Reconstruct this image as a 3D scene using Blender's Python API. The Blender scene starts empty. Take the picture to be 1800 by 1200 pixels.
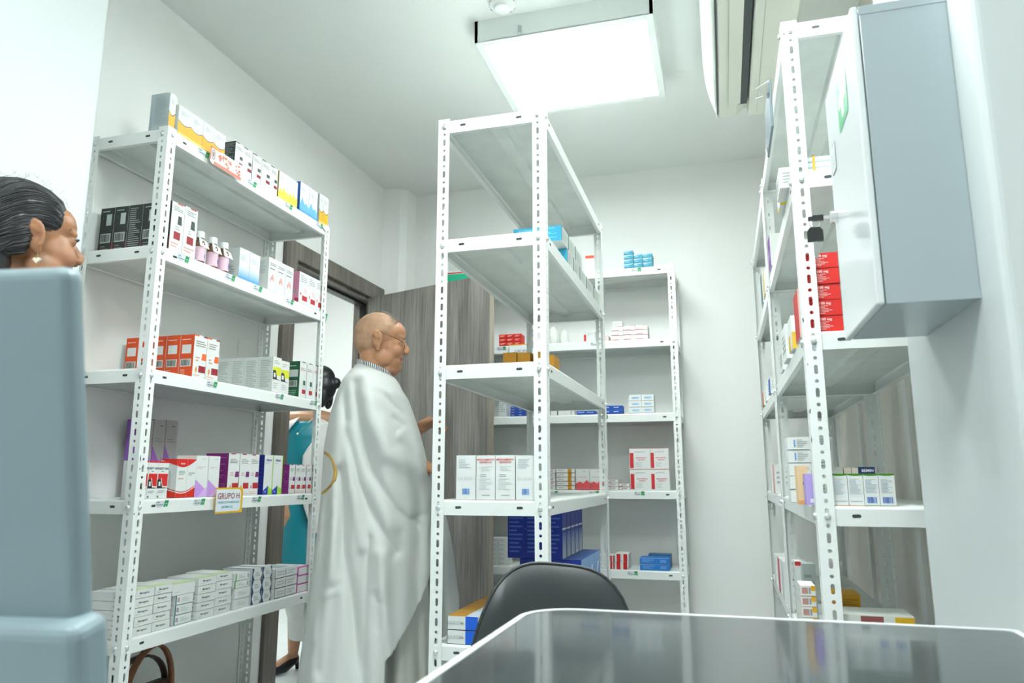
import bpy, bmesh, math, random
from mathutils import Vector, Matrix
import mathutils
random.seed(7)
scene = bpy.context.scene
COL = scene.collection
PI = math.pi

# ------------------------------------------------------------------ camera
YAW, PITCH, ROLL, FPX = math.radians(-15.8946), math.radians(10.527), math.radians(-0.042), 1294.6
CAMP = Vector((0, 0, .93))
_f = Vector((math.sin(YAW)*math.cos(PITCH), math.cos(YAW)*math.cos(PITCH), math.sin(PITCH)))
_r0 = Vector((math.cos(YAW), -math.sin(YAW), 0)); _u0 = _r0.cross(_f)
CR = math.cos(ROLL)*_r0 + math.sin(ROLL)*_u0
CU = -math.sin(ROLL)*_r0 + math.cos(ROLL)*_u0
CF = _f
cd = bpy.data.cameras.new('camera'); cam = bpy.data.objects.new('camera', cd); COL.objects.link(cam)
cam.matrix_world = Matrix(((CR.x, CU.x, -CF.x, CAMP.x), (CR.y, CU.y, -CF.y, CAMP.y), (CR.z, CU.z, -CF.z, CAMP.z), (0, 0, 0, 1)))
cd.sensor_width = 36; cd.lens = FPX*36/1800; cd.clip_start = .02
cd.dof.use_dof = True; cd.dof.focus_distance = 2.3; cd.dof.aperture_fstop = 5.6
scene.camera = cam

# ------------------------------------------------------------------ world, exposure
w = bpy.data.worlds.new('world'); scene.world = w; w.use_nodes = True
w.node_tree.nodes['Background'].inputs[0].default_value = (.8, .9, .9, 1)
w.node_tree.nodes['Background'].inputs[1].default_value = .3
scene.view_settings.view_transform = 'Standard'
scene.view_settings.look = 'None'
scene.view_settings.gamma = 1
scene.view_settings.exposure = 1.2
scene.view_settings.use_curve_mapping = False
LIGHT_COL = (.925, 1.0, .985)
L_PANEL, L_MID, L_NEAR, L_CORR = 11.5, 15.0, 17.0, 14.0

# ------------------------------------------------------------------ pixel to place helpers (1800 x 1200 frame)
def ray(px, py): return CF + (px-900)/FPX*CR - (py-600)/FPX*CU
def at(px, py, **k):
    d = ray(px, py); (ax, v), = k.items(); i = 'xyz'.index(ax)
    return CAMP + d*((v-CAMP[i])/d[i])
def y_of(px, x, z):           # y where the line (x, *, z) crosses image column px
    k = (px-900)/FPX; n = CR - k*CF
    return -(n.x*(x-CAMP.x) + n.z*(z-CAMP.z))/n.y + CAMP.y
def x_of(px, y, z):
    k = (px-900)/FPX; n = CR - k*CF
    return -(n.y*(y-CAMP.y) + n.z*(z-CAMP.z))/n.x + CAMP.x
def z_of(py, x, y):
    k = -(py-600)/FPX; n = CU - k*CF
    return -(n.x*(x-CAMP.x) + n.y*(y-CAMP.y))/n.z + CAMP.z

# ------------------------------------------------------------------ materials
def lin(h):
    if isinstance(h, (tuple, list)): return tuple(h)
    h = h.lstrip('#'); o = []
    for i in (0, 2, 4):
        c = int(h[i:i+2], 16)/255
        o.append(c/12.92 if c <= .04045 else ((c+.055)/1.055)**2.4)
    return tuple(o)
MATS = {}
def mat(name, col, rough=.5, metal=0, spec=.5, bump=None, noise=None, emit=0, coat=0, sss=0):
    if name in MATS: return MATS[name]
    m = bpy.data.materials.new(name); m.use_nodes = True; N = m.node_tree.nodes; L = m.node_tree.links
    b = N['Principled BSDF']; c = lin(col)
    b.inputs['Base Color'].default_value = (*c, 1); b.inputs['Roughness'].default_value = rough
    b.inputs['Metallic'].default_value = metal; b.inputs['Specular IOR Level'].default_value = spec
    b.inputs['Coat Weight'].default_value = coat
    if sss:
        b.inputs['Subsurface Weight'].default_value = sss; b.inputs['Subsurface Radius'].default_value = (.012, .005, .003)
    if emit:
        b.inputs['Emission Color'].default_value = (*c, 1); b.inputs['Emission Strength'].default_value = emit
    tc = N.new('ShaderNodeTexCoord')
    if noise:
        sc, amt = noise
        n = N.new('ShaderNodeTexNoise'); n.inputs['Scale'].default_value = sc; n.inputs['Detail'].default_value = 4
        L.new(tc.outputs['Object'], n.inputs['Vector'])
        r = N.new('ShaderNodeValToRGB'); r.color_ramp.elements[0].position = .3; r.color_ramp.elements[1].position = .7
        r.color_ramp.elements[0].color = (*[v*(1-amt) for v in c], 1); r.color_ramp.elements[1].color = (*[min(1, v*(1+amt*.4)) for v in c], 1)
        L.new(n.outputs['Fac'], r.inputs[0]); L.new(r.outputs[0], b.inputs['Base Color'])
    if bump:
        sc, st = bump
        n = N.new('ShaderNodeTexNoise'); n.inputs['Scale'].default_value = sc; n.inputs['Detail'].default_value = 3
        L.new(tc.outputs['Object'], n.inputs['Vector'])
        bp = N.new('ShaderNodeBump'); bp.inputs['Strength'].default_value = st; bp.inputs['Distance'].default_value = .01
        L.new(n.outputs['Fac'], bp.inputs['Height']); L.new(bp.outputs[0], b.inputs['Normal'])
    MATS[name] = m; return m
def C(h): return mat('print_'+h, h, .55)

def wood_mat(name, c0, c1):
    m = bpy.data.materials.new(name); m.use_nodes = True; N = m.node_tree.nodes; L = m.node_tree.links
    b = N['Principled BSDF']; b.inputs['Roughness'].default_value = .45
    tc = N.new('ShaderNodeTexCoord'); mp = N.new('ShaderNodeMapping'); mp.inputs['Scale'].default_value = (60, 60, 1.8)
    L.new(tc.outputs['Object'], mp.inputs[0])
    n = N.new('ShaderNodeTexNoise'); n.inputs['Scale'].default_value = 1.6; n.inputs['Detail'].default_value = 7; n.inputs['Roughness'].default_value = .65
    n.inputs['Distortion'].default_value = .5
    L.new(mp.outputs[0], n.inputs['Vector'])
    mp2 = N.new('ShaderNodeMapping'); mp2.inputs['Scale'].default_value = (7, 7, .8); L.new(tc.outputs['Object'], mp2.inputs[0])
    n2 = N.new('ShaderNodeTexNoise'); n2.inputs['Scale'].default_value = 1.3; n2.inputs['Detail'].default_value = 3; L.new(mp2.outputs[0], n2.inputs['Vector'])
    mx = N.new('ShaderNodeMath'); mx.operation = 'MULTIPLY_ADD'; mx.inputs[1].default_value = .55
    m3 = N.new('ShaderNodeMath'); m3.operation = 'MULTIPLY'; m3.inputs[1].default_value = .45
    L.new(n2.outputs['Fac'], m3.inputs[0]); L.new(n.outputs['Fac'], mx.inputs[0]); L.new(m3.outputs[0], mx.inputs[2])
    r = N.new('ShaderNodeValToRGB'); r.color_ramp.elements[0].position = .38; r.color_ramp.elements[1].position = .62
    r.color_ramp.elements[0].color = (*lin(c0), 1); r.color_ramp.elements[1].color = (*lin(c1), 1)
    L.new(mx.outputs[0], r.inputs[0]); L.new(r.outputs[0], b.inputs['Base Color'])
    return m

M_WALL = mat('white_wall_paint', (.88, .89, .87), .55, bump=(260, .03), noise=(1.3, .025))
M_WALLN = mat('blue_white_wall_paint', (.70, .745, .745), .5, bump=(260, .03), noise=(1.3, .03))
M_CEIL = mat('ceiling_paint', (.82, .845, .82), .7, bump=(180, .03), noise=(1.1, .03))
M_FLOOR = mat('floor_tile', (.80, .83, .84), .3, noise=(6, .06))
M_STEEL = mat('white_enamel_steel', (.86, .89, .87), .28, bump=(60, .03))
M_STEELU = mat('galvanised_underside', (.80, .85, .82), .35, noise=(9, .09))
M_BOLT = mat('zinc_bolt', (.75, .78, .78), .3, .6)
M_DARK = mat('hole_shade_and_scuff', (.05, .06, .06), .6)  # painted shade of holes and slots, also the scuff marks
M_WOOD = wood_mat('grey_oak_laminate', '#67635f', '#a39e98')
M_WOODF = wood_mat('dark_oak_frame', '#5b554e', '#857e75')
M_BLACK = mat('black_plastic', (.02, .022, .024), .35)

# ------------------------------------------------------------------ mesh builder
class MB:
    def __init__(s): s.v = []; s.f = []; s.m = []; s.mats = []; s.sm = []
    def mi(s, m):
        if m not in s.mats: s.mats.append(m)
        return s.mats.index(m)
    def add(s, vs, fs, m, smooth=False):
        o = len(s.v); s.v += [tuple(v) for v in vs]; i = s.mi(m)
        for f in fs: s.f.append([o+k for k in f]); s.m.append(i); s.sm.append(smooth)
    def box(s, x0, y0, z0, x1, y1, z1, m):
        if x0 > x1: x0, x1 = x1, x0
        if y0 > y1: y0, y1 = y1, y0
        if z0 > z1: z0, z1 = z1, z0
        s.add([(x0,y0,z0),(x1,y0,z0),(x1,y1,z0),(x0,y1,z0),(x0,y0,z1),(x1,y0,z1),(x1,y1,z1),(x0,y1,z1)],
              [(0,3,2,1),(4,5,6,7),(0,1,5,4),(1,2,6,5),(2,3,7,6),(3,0,4,7)], m)
    def hexa(s, b, t, m): s.add(list(b)+list(t), [(3,2,1,0),(4,5,6,7),(0,1,5,4),(1,2,6,5),(2,3,7,6),(3,0,4,7)], m)
    def quad(s, pts, m): s.add(pts, [tuple(range(len(pts)))], m)
    def prism(s, poly, a, b, m, axis=2, smooth=False):     # poly 2D extruded along axis from a to b
        def P(p, h):
            return (p[0], p[1], h) if axis == 2 else ((h, p[0], p[1]) if axis == 0 else (p[0], h, p[1]))
        n = len(poly); vs = [P(p, a) for p in poly]+[P(p, b) for p in poly]
        s.add(vs, [tuple(range(n))[::-1], tuple(range(n, 2*n))], m)
        s.add(vs, [(i, (i+1) % n, n+(i+1) % n, n+i) for i in range(n)], m, smooth)
    def tube(s, pts, rad, m, n=10, caps=True, smooth=True):
        rings = []; k = len(pts); pts = [Vector(p) for p in pts]
        if not isinstance(rad, (list, tuple)): rad = [rad]*k
        prev = None
        for i, p in enumerate(pts):
            d = (pts[min(i+1, k-1)]-pts[max(i-1, 0)]).normalized()
            if prev is None:
                a = Vector((0, 0, 1)) if abs(d.z) < .9 else Vector((1, 0, 0)); u = d.cross(a).normalized()
            else: u = (prev - d*prev.dot(d)).normalized()
            prev = u; v = d.cross(u)
            rings.append([p+(u*math.cos(2*PI*j/n)+v*math.sin(2*PI*j/n))*rad[i] for j in range(n)])
        vs = [q for r in rings for q in r]
        s.add(vs, [(i*n+j, i*n+(j+1) % n, (i+1)*n+(j+1) % n, (i+1)*n+j) for i in range(k-1) for j in range(n)], m, smooth)
        if caps: s.add(vs, [tuple(range(n))[::-1], tuple(range((k-1)*n, k*n))], m)
    def lathe(s, prof, m, n=20, cx=0, cy=0, smooth=True):   # prof [(r,z)]
        k = len(prof); vs = [(cx+r*math.cos(2*PI*j/n), cy+r*math.sin(2*PI*j/n), z) for r, z in prof for j in range(n)]
        s.add(vs, [(i*n+j, i*n+(j+1) % n, (i+1)*n+(j+1) % n, (i+1)*n+j) for i in range(k-1) for j in range(n)], m, smooth)
        s.add(vs, [tuple(range(n))[::-1], tuple(range((k-1)*n, k*n))], m)
    def mesh(s, name):
        me = bpy.data.meshes.new(name); me.from_pydata(s.v, [], s.f)
        for m in s.mats: me.materials.append(m)
        me.polygons.foreach_set('material_index', s.m); me.polygons.foreach_set('use_smooth', s.sm); me.update()
        return me
    def build(s, name, parent=None, loc=None, rz=0): return link(name, s.mesh(name), parent, loc, rz)
def link(name, me, parent=None, loc=None, rz=0):
    o = bpy.data.objects.new(name, me); COL.objects.link(o)
    if parent: o.parent = parent
    if loc is not None: o.location = loc
    o.rotation_euler = (0, 0, rz)
    return o
def tag(o, label, cat, group=None):
    o['label'] = label; o['category'] = cat
    if group: o['group'] = group
    return o
def thing(name, loc, label, cat, group=None, rz=0):
    return tag(link(name, None, None, loc, rz), label, cat, group)
def struct(o): o['kind'] = 'structure'; return o
def bevel(o, w=.003, seg=2, angle=.6):
    b = o.modifiers.new('bevel', 'BEVEL'); b.width = w; b.segments = seg; b.limit_method = 'ANGLE'; b.angle_limit = angle
    return o
def blocks(name, lst, m, parent=None):
    b = MB()
    for q in lst: b.box(*q, m)
    return b.build(name, parent)
_txt = {}
def text_mesh(body, size, bold=0):
    k = (body, size, bold)
    if k in _txt: return _txt[k]
    c = bpy.data.curves.new('t', 'FONT'); c.body = body; c.size = size; c.align_x = 'CENTER'; c.align_y = 'CENTER'; c.offset = bold; c.resolution_u = 2
    o = bpy.data.objects.new('t', c); COL.objects.link(o)
    dg = bpy.context.evaluated_depsgraph_get(); me = bpy.data.meshes.new_from_object(o.evaluated_get(dg))
    r = ([tuple(v.co) for v in me.vertices], [tuple(p.vertices) for p in me.polygons])
    bpy.data.objects.remove(o); bpy.data.curves.remove(c); bpy.data.meshes.remove(me)
    _txt[k] = r; return r

# ------------------------------------------------------------------ room shell
ZC = 2.65; XL = -1.90; YB = 4.0; XR = .56
struct(blocks('floor', [(-3.6, -2.3, -.06, 2.0, 5.4, 0)], M_FLOOR))
struct(blocks('ceiling', [(-3.6, -2.3, ZC, 2.0, 5.4, ZC+.06)], M_CEIL))
D0, D1, DZ = 2.93, 3.77, 1.94         # doorway in the left wall
struct(blocks('wall_left', [(XL-.12, 1.5, 0, XL, D0, ZC), (XL-.12, D1, 0, XL, YB, ZC), (XL-.12, D0, DZ, XL, D1, ZC)], M_WALL))
struct(blocks('wall_back', [(XL-.12, YB, 0, XR+.1, YB+.1, ZC)], M_WALL))
M_WALLR = mat('wall_paint_warm_shade', (.86, .83, .76), .55, bump=(260, .03), noise=(1.3, .03))  # warm shading behind the racks is put into this wall's colour
struct(blocks('wall_right', [(XR, 1.561, 0, XR+.1, YB, ZC)], M_WALLR))
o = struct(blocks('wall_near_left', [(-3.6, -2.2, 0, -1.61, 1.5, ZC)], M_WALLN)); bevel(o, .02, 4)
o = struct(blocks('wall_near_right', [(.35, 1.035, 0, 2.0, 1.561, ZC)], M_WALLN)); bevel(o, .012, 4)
struct(blocks('wall_front_right', [(1.6, -2.2, 0, 1.7, 1.035, ZC)], M_WALL))
struct(blocks('wall_front', [(-1.61, -2.3, 0, 1.7, -2.2, ZC)], M_WALL))
b = MB(); b.prism([(XL, 3.845), (-1.80, 3.865), (-1.765, 3.895), (-1.755, 4.0), (XL, 4.0)], 0, ZC, M_WALL); struct(b.build('trim_1'))
struct(blocks('wall_corridor', [(-3.5, 1.5, 0, -3.4, 5.3, ZC), (-3.4, 5.2, 0, XL, 5.3, ZC), (XL-.12, YB+.1, 0, XL, 5.2, ZC), (-3.4, 1.5, 0, XL-.12, 1.6, ZC)], M_WALL))
struct(blocks('trim_2', [(XR-.014, 2.50, 0, XR, 2.56, 2.1)], M_WALL)); struct(blocks('trim_3', [(XR-.014, 3.35, 0, XR, 3.41, 2.1)], M_WALL))
# door frame and open leaf
d = struct(link('door_1', None, None, (XL, D1, 0)))
def part(name, lst, m, parent):
    b = MB()
    ox, oy, oz = parent.location
    for q in lst: b.box(q[0]-ox, q[1]-oy, q[2]-oz, q[3]-ox, q[4]-oy, q[5]-oz, m)
    return b.build(name, parent)
o = part('door_casing', [(XL, D0-.095, 0, XL+.022, D0, DZ+.085), (XL, D1, 0, XL+.022, D1+.095, DZ+.085), (XL, D0, DZ, XL+.022, D1, DZ+.085)], M_WOODF, d); bevel(o, .002, 1)
part('door_jamb', [(XL-.12, D0, 0, XL, D0+.02, DZ), (XL-.12, D1-.02, 0, XL, D1, DZ), (XL-.12, D0+.02, DZ-.02, XL, D1-.02, DZ)], M_WOODF, d)
part('door_stop', [(XL-.075, D0+.02, 0, XL-.045, D0+.034, DZ-.02), (XL-.075, D1-.034, 0, XL-.045, D1-.02, DZ-.02), (XL-.075, D0+.034, DZ-.034, XL-.045, D1-.034, DZ-.02)], M_BLACK, d)
leaf = MB(); leaf.box(0, -.018, .01, .865, .018, 1.935, M_WOOD)
lo = leaf.build('door_leaf', d, (.012, D1-.075-D1, 0), math.atan2(3.395-3.695, -1.05+1.888)); bevel(lo, .0015, 1)
M_EDGE = wood_mat('leaf_edge_band', '#8d8375', '#aaa296')
eb = MB(); eb.box(.865, -.018, .01, .8665, .018, 1.935, M_EDGE); eb.build('edge_band', lo)

# ------------------------------------------------------------------ ceiling lights
def panel(name, x0, y0, x1, y1, strength, label, h=.09):
    t = thing(name, ((x0+x1)/2, (y0+y1)/2, ZC), label, 'ceiling light')
    a, c = (x1-x0)/2, (y1-y0)/2; b = MB(); e = .028
    M = mat('lamp_housing', (.78, .82, .80), .4)
    b.box(-a, -c, -h, -a+.012, c, 0, M); b.box(a-.012, -c, -h, a, c, 0, M); b.box(-a, -c, -h, a, -c+.012, 0, M); b.box(-a, c-.012, -h, a, c, 0, M)
    b.build('housing', t)
    b = MB(); z0, z1 = -h-.004, -h+.004
    b.box(-a, -c, z0, -a+e, c, z1, M); b.box(a-e, -c, z0, a, c, z1, M); b.box(-a+e, -c, z0, a-e, -c+e, z1, M); b.box(-a+e, c-e, z0, a-e, c, z1, M)
    bevel(b.build('frame', t), .002, 2)
    m = bpy.data.materials.new('lit_diffuser'); m.use_nodes = True; bs = m.node_tree.nodes['Principled BSDF']
    bs.inputs['Base Color'].default_value = (.8, .8, .8, 1); bs.inputs['Emission Color'].default_value = (*LIGHT_COL, 1); bs.inputs['Emission Strength'].default_value = strength
    b = MB(); b.box(-a+e-.004, -c+e-.004, -h+.0, a-e+.004, c-e+.004, -h+.003, m); b.build('diffuser', t)
    return t
panel('ceiling_light', -.835, 2.415, -.165, 3.02, L_PANEL, 'square lit ceiling panel in white frame above the middle shelving rack')
panel('ceiling_light', -.30, .95, .30, 1.55, L_MID, 'added unseen ceiling panel over the desks, brightening the rack fronts')  # lamp added out of view to brighten the rack fronts
panel('ceiling_light', -.85, -.45, -.25, .15, L_NEAR, 'square ceiling panel behind the viewer over the room entrance')
panel('ceiling_light', -2.95, 3.3, -2.35, 3.9, L_CORR, 'square ceiling panel in the corridor beyond the doorway')

# ------------------------------------------------------------------ slotted angle racks
POSTW = .036; PT = .0018
def post_mesh(H, name):
    b = MB(); per = .051
    def flange(fx):     # fx maps (u along flange, z, depth) to xyz
        def hole(cz, hw, hh, z0, z1):
            n = 12; ring = []; out = []
            uc = POSTW*.56
            for i in range(n):
                a = 2*PI*(i+.5)/n; ca, sa = math.cos(a), math.sin(a)
                hx = hw*ca; hz = hw*sa + (hh-hw)*(1 if sa > 0 else -1)
                ring.append((uc+hx, cz+hz))
                hu0, hu1, hz_ = uc, POSTW-uc, (z1-z0)/2
                U = hu1 if ca > 0 else hu0
                t = min(U/abs(ca), hz_/abs(sa)); out.append((uc+t*ca, cz+t*sa))
            # insert corners
            for depth, flip in ((0, False), (PT, True)):
                vr = [fx(u, z, depth) for u, z in ring]; vo = [fx(u, z, depth) for u, z in out]
                fs = []
                for i in range(n):
                    j = (i+1) % n; q = (i, j, n+j, n+i); fs.append(q if not flip else q[::-1])
                b.add(vr+vo, fs, M_STEEL)
                # corner fill triangles
                cs = [(0, z0), (POSTW, z0), (POSTW, z1), (0, z1)]
                for c in cs:
                    best = sorted(range(n), key=lambda i: (out[i][0]-c[0])**2+(out[i][1]-c[1])**2)
                    # the two consecutive ring points that straddle the corner
                    for i in range(n):
                        j = (i+1) % n
                        p, q = out[i], out[j]
                        if (abs(p[0]-c[0]) < 1e-6 and abs(q[1]-c[1]) < 1e-6) or (abs(p[1]-c[1]) < 1e-6 and abs(q[0]-c[0]) < 1e-6):
                            b.add([fx(*p, depth), fx(*c, depth), fx(*q, depth)], [(0, 1, 2)], M_STEEL)
            vr = [fx(u, z, 0) for u, z in ring]+[fx(u, z, PT) for u, z in ring]
            b.add(vr, [(i, (i+1) % n, n+(i+1) % n, n+i) for i in range(n)], M_STEEL)
        z = H - .012
        b.add([fx(0, z, 0), fx(POSTW, z, 0), fx(POSTW, H, 0), fx(0, H, 0), fx(0, z, PT), fx(POSTW, z, PT), fx(POSTW, H, PT), fx(0, H, PT)], [(0, 1, 2, 3), (4, 5, 6, 7), (3, 2, 6, 7), (1, 2, 6, 5)], M_STEEL)
        k = 0
        while z > per/2:
            hole(z-per/4, .0042, .0105 if k % 2 == 0 else .0042, z-per/2, z); z -= per/2; k += 1
        b.add([fx(0, 0, 0), fx(POSTW, 0, 0), fx(POSTW, z, 0), fx(0, z, 0), fx(0, 0, PT), fx(POSTW, 0, PT), fx(POSTW, z, PT), fx(0, z, PT)], [(0, 1, 2, 3), (4, 5, 6, 7), (1, 2, 6, 5)], M_STEEL)
        b.add([fx(POSTW, 0, 0), fx(POSTW, 0, PT), fx(POSTW, H, PT), fx(POSTW, H, 0)], [(0, 1, 2, 3)], M_STEEL)
    flange(lambda u, z, d: (u, d, z)); flange(lambda u, z, d: (d, u, z))
    return b.mesh(name)
POST = post_mesh(2.004, 'post')
_shelf = {}
def shelf_mesh(lx, ly):
    k = (round(lx, 3), round(ly, 3))
    if k in _shelf: return _shelf[k]
    b = MB(); a, c = lx/2, ly/2; t = .0012; h = .041; s = .0015; r = .006
    b.box(-a+r, -c+r, -.0015, a-r, c-r, 0, M_STEELU)
    def rail(p0, p1, n):      # p0,p1 ends on outer edge, n inward normal
        P = lambda p, i, z: (p[0]+n[0]*i, p[1]+n[1]*i, z)
        prof = [(r, 0), (r*.3, -r*.3), (0, -r), (s, -h), (s+.014, -h+.001), (s+.014, -h+.002), (s+.001, -h+.002), (t, -r), (r, -.0015)]
        e0 = [0]*9; m = len(prof)
        d = Vector((p1[0]-p0[0], p1[1]-p0[1])).normalized()
        def end(p, sg):
            return [(p[0]+n[0]*i+d.x*sg*min(i, r) , p[1]+n[1]*i+d.y*sg*min(i, r), z) for i, z in prof]
        vs = end(p0, 1)+end(p1, -1)
        b.add(vs, [(i, (i+1) % m, m+(i+1) % m, m+i) for i in range(m)], M_STEEL)
        # flat dark ovals near both ends, painting the shade inside stamped holes
        L = (Vector(p1)-Vector(p0)).length
        for q in (.075, L-.075):
            if L > .5 and q < .1: pass
            zc = -.020; ii = (.020-r)/(h-r)*s - .0004; vs = []
            for j in range(12):
                an = 2*PI*j/12; du = .0045*math.cos(an)+(.0045 if math.cos(an) > 0 else -.0045); dz = .0036*math.sin(an)
                i2 = ii-(dz/(h-r))*s
                vs.append((p0[0]+d.x*(q+du)+n[0]*i2, p0[1]+d.y*(q+du)+n[1]*i2, zc+dz))
            b.add(vs, [tuple(range(12))], M_DARK)
    rail((-a, -c), (a, -c), (0, 1)); rail((a, -c), (a, c), (-1, 0)); rail((a, c), (-a, c), (0, -1)); rail((-a, c), (-a, -c), (1, 0))
    me = b.mesh('shelf')
    # stiffening hat channel under the tray, long way
    g = MB(); L = ly if ly > lx else lx
    prof = [(-.040, -.0016), (-.026, -.0016), (-.018, -.011), (.018, -.011), (.026, -.0016), (.040, -.0016), (.026, -.003), (.019, -.0125), (-.019, -.0125), (-.026, -.003)]
    vs = [((i, -c+.012, z) if ly > lx else (-a+.012, i, z)) for i, z in prof]+[((i, c-.012, z) if ly > lx else (a-.012, i, z)) for i, z in prof]; m = len(prof)
    g.add(vs, [(i, (i+1) % m, m+(i+1) % m, m+i) for i in range(m)], M_STEELU)
    _shelf[k] = (me, g.mesh('stiffener')); return _shelf[k]
bb = MB(); bb.lathe([(.0068, 0), (.0068, .002), (.006, .0045), (.0035, .006)], M_BOLT, 10)
BOLT = bb.mesh('bolt')
def gusset_mesh():
    b = MB(); L = .058
    P = [(0, 0), (L, 0), (L, -.012), (L*.55, -.022), (.022, -L*.55), (.012, -L), (0, -L)]
    b.prism(P, 0, .002, M_STEEL, axis=1); return b.mesh('gusset')
GUS = gusset_mesh()
RACKS = {}
def rack(key, x0, x1, y0, y1, zs, label, bolts, gussets=(), H=2.004):
    t = thing('shelving_rack', ((x0+x1)/2, (y0+y1)/2, 0), label, 'shelving rack'); RACKS[key] = t
    cx, cy = t.location.x, t.location.y; a, c = (x1-x0)/2, (y1-y0)/2
    for (px, py, r) in ((-a, -c, 0), (a, -c, PI/2), (a, c, PI), (-a, c, -PI/2)): link('post', POST, t, (px, py, 0), r)
    t2 = PT+.0008; me, st = shelf_mesh(x1-x0-2*t2, y1-y0-2*t2)
    out = []
    for z in zs:
        s = link('shelf', me, t, (0, 0, z)); link('stiffener', st, s, (0, 0, 0)); out.append(s)
        for (bx, by) in bolts:       # faces that show bolts: ('x',-1) etc. at both posts of that face
            for sg in (-1, 1):
                if bx: 
                    o = link('bolt', BOLT, t, (bx*a, sg*(c-.02), z-.021)); o.rotation_euler = (0, bx*PI/2, 0)
                else:
                    o = link('bolt', BOLT, t, (sg*(a-.02), by*c, z-.021)); o.rotation_euler = (-by*PI/2, 0, 0)
    t['shelves'] = len(zs)
    for (face, sg, iz) in gussets:
        z = zs[iz]-.004
        if face == '+x': o = link('gusset', GUS, t, (a+.0004, sg*(c-.002), z)); o.rotation_euler = (0, 0, (PI/2 if sg < 0 else -PI/2))
        elif face == '-y': o = link('gusset', GUS, t, (sg*(a-.002), -c-.0004 if sg < 0 else -c-.0024, z)); o.scale = (-sg, 1, 1)
        elif face == '-x': o = link('gusset', GUS, t, (-a-.0024, sg*(c-.002), z)); o.rotation_euler = (0, 0, (PI/2 if sg < 0 else -PI/2))
    return out
ZS = [2.0, 1.624, 1.248, .872, .496, .12]
SL = rack('L', -1.898, -1.600, 1.745, 2.725, ZS, 'white slotted steel rack along the left wall beside the doorway, filled with cartons', [(1, 0), (0, -1)], [('+x', -1, 0), ('+x', 1, 0)])
SM = rack('M', -.786, -.456, 1.945, 3.02, ZS, 'white slotted steel rack standing free in the middle, nearly empty upper shelves', [(1, 0), (0, -1)])
SB = rack('B', -1.46, -.195, 3.70, 3.995, ZS, 'white slotted steel rack against the back wall behind the open door', [(0, -1)], [('-y', 1, 0)])
SR = rack('R', .182, .505, 1.712, 2.715, ZS, 'white slotted steel rack on the right, nearest, beside the metal first aid cabinet', [(-1, 0), (0, -1)])
SR2 = rack('R2', .182, .505, 2.735, 3.74, ZS, 'white slotted steel rack on the right, farther one near the back wall', [(-1, 0)])

# ------------------------------------------------------------------ small wall fittings and scuffs
t = thing('wall_cover_plate', (XL, 2.60, 1.42), 'white rectangular cover plate on the left wall behind the left rack', 'cover plate')
b = MB(); b.box(0, -.045, -.075, .005, .045, .075, M_WALL); bevel(b.build('plate', t), .004, 3)
b = MB(); b.box(.005, -.020, -.04, .007, .020, .0, M_WALL); b.build('inner_plate', t)
def scuffs(rk, face, rows):
    R_ = RACKS[rk]; b = MB(); rr = random.Random(9)
    for px, py, h in rows:
        if face == 'near':
            y = R_.location.y-(1.745-0 if 0 else 0); yy = {'L': 1.7446, 'R': 1.7116}[rk]; p = at(px, py, y=yy)
            pts = [(p.x+rr.uniform(-.0012, .0012)+s_*(.0009 if k in (1, 2) else .0003), yy, p.z-h/2+h*k/3) for s_ in (-1, 1) for k in (range(4) if s_ < 0 else range(3, -1, -1))]
        b.quad([(q[0]-R_.location.x, q[1]-R_.location.y, q[2]) for q in pts], M_DARK)
    b.build('scuff_mark', R_)
scuffs('L', 'near', [(247, 806, .020), (246, 824, .006), (236, 903, .006), (243, 560, .004)])
scuffs('R', 'near', [(1378, 60, .008), (1412, 563, .012), (1424, 722, .012), (1427, 770, .020), (1420, 640, .006)])
# ------------------------------------------------------------------ first aid cabinet on the right pillar
FX, FY, FZ = .35, 1.118, 1.173; CW, CH, CD = .292, .463, .131
M_CAB = mat('side_shade_enamel', (.43, .50, .525), .22, bump=(300, .01)); M_CABD = mat('white_gloss_enamel', (.80, .84, .85), .12)  # cabinet body darkened to carry its side's shade, door left white
t = thing('first_aid_cabinet', (FX, FY, FZ), 'white metal first aid cabinet with green cross, hung on the right pillar', 'cabinet')
b = MB(); b.box(-CD+.012, 0, 0, 0, CW, CH, M_CAB); bevel(b.build('body', t), .0015, 2)
b = MB()
for z0, z1 in ((-.001, .013), (CH-.013, CH+.001)):
    b = MB(); b.box(-CD+.012, -.001, z0, 0, 0, z1, M_CAB); b.build('seam_trim', t)

b = MB(); b.box(-CD, -.0015, -.0015, -CD+.0105, CW+.0015, CH+.0015, M_CABD); dr = bevel(b.build('door', t), .003, 3)
b = MB(); G = mat('green_cross_print', '#35a86b', .35); W_ = mat('white_print', (.85, .88, .87), .35); xx = -CD-.0006
def yq(y0, z0, y1, z1, m, dx=0): b.quad([(xx-dx, y0, z0), (xx-dx, y0, z1), (xx-dx, y1, z1), (xx-dx, y1, z0)], m)
cy0, cy1 = .075, .165; cz0, cz1 = .335, .43
yq(cy0, cz0, cy1, cz1, G)
cc, cz = (cy0+cy1)/2, (cz0+cz1)/2
yq(cc-.011, cz-.034, cc+.011, cz+.034, W_, .0003); yq(cc-.034, cz-.011, cc-.011, cz+.011, W_, .0003); yq(cc+.011, cz-.011, cc+.034, cz+.011, W_, .0003)
b.build('cross_sign', dr)
b = MB(); yq(.225, .300, .268, .352, mat('label_frame', (.25, .3, .32), .4)); yq(.228, .303, .265, .349, mat('label_paper', (.75, .8, .8), .5), .0003)
for i in range(5): yq(.232, .312+.007*i, .261, .314+.007*i, mat('label_ink', (.45, .5, .5), .5), .0006)
b.build('label_holder', dr)
M_CHR = mat('chrome', (.8, .8, .8), .08, 1)
b = MB(); LY, LZ = .262, .222
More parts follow.
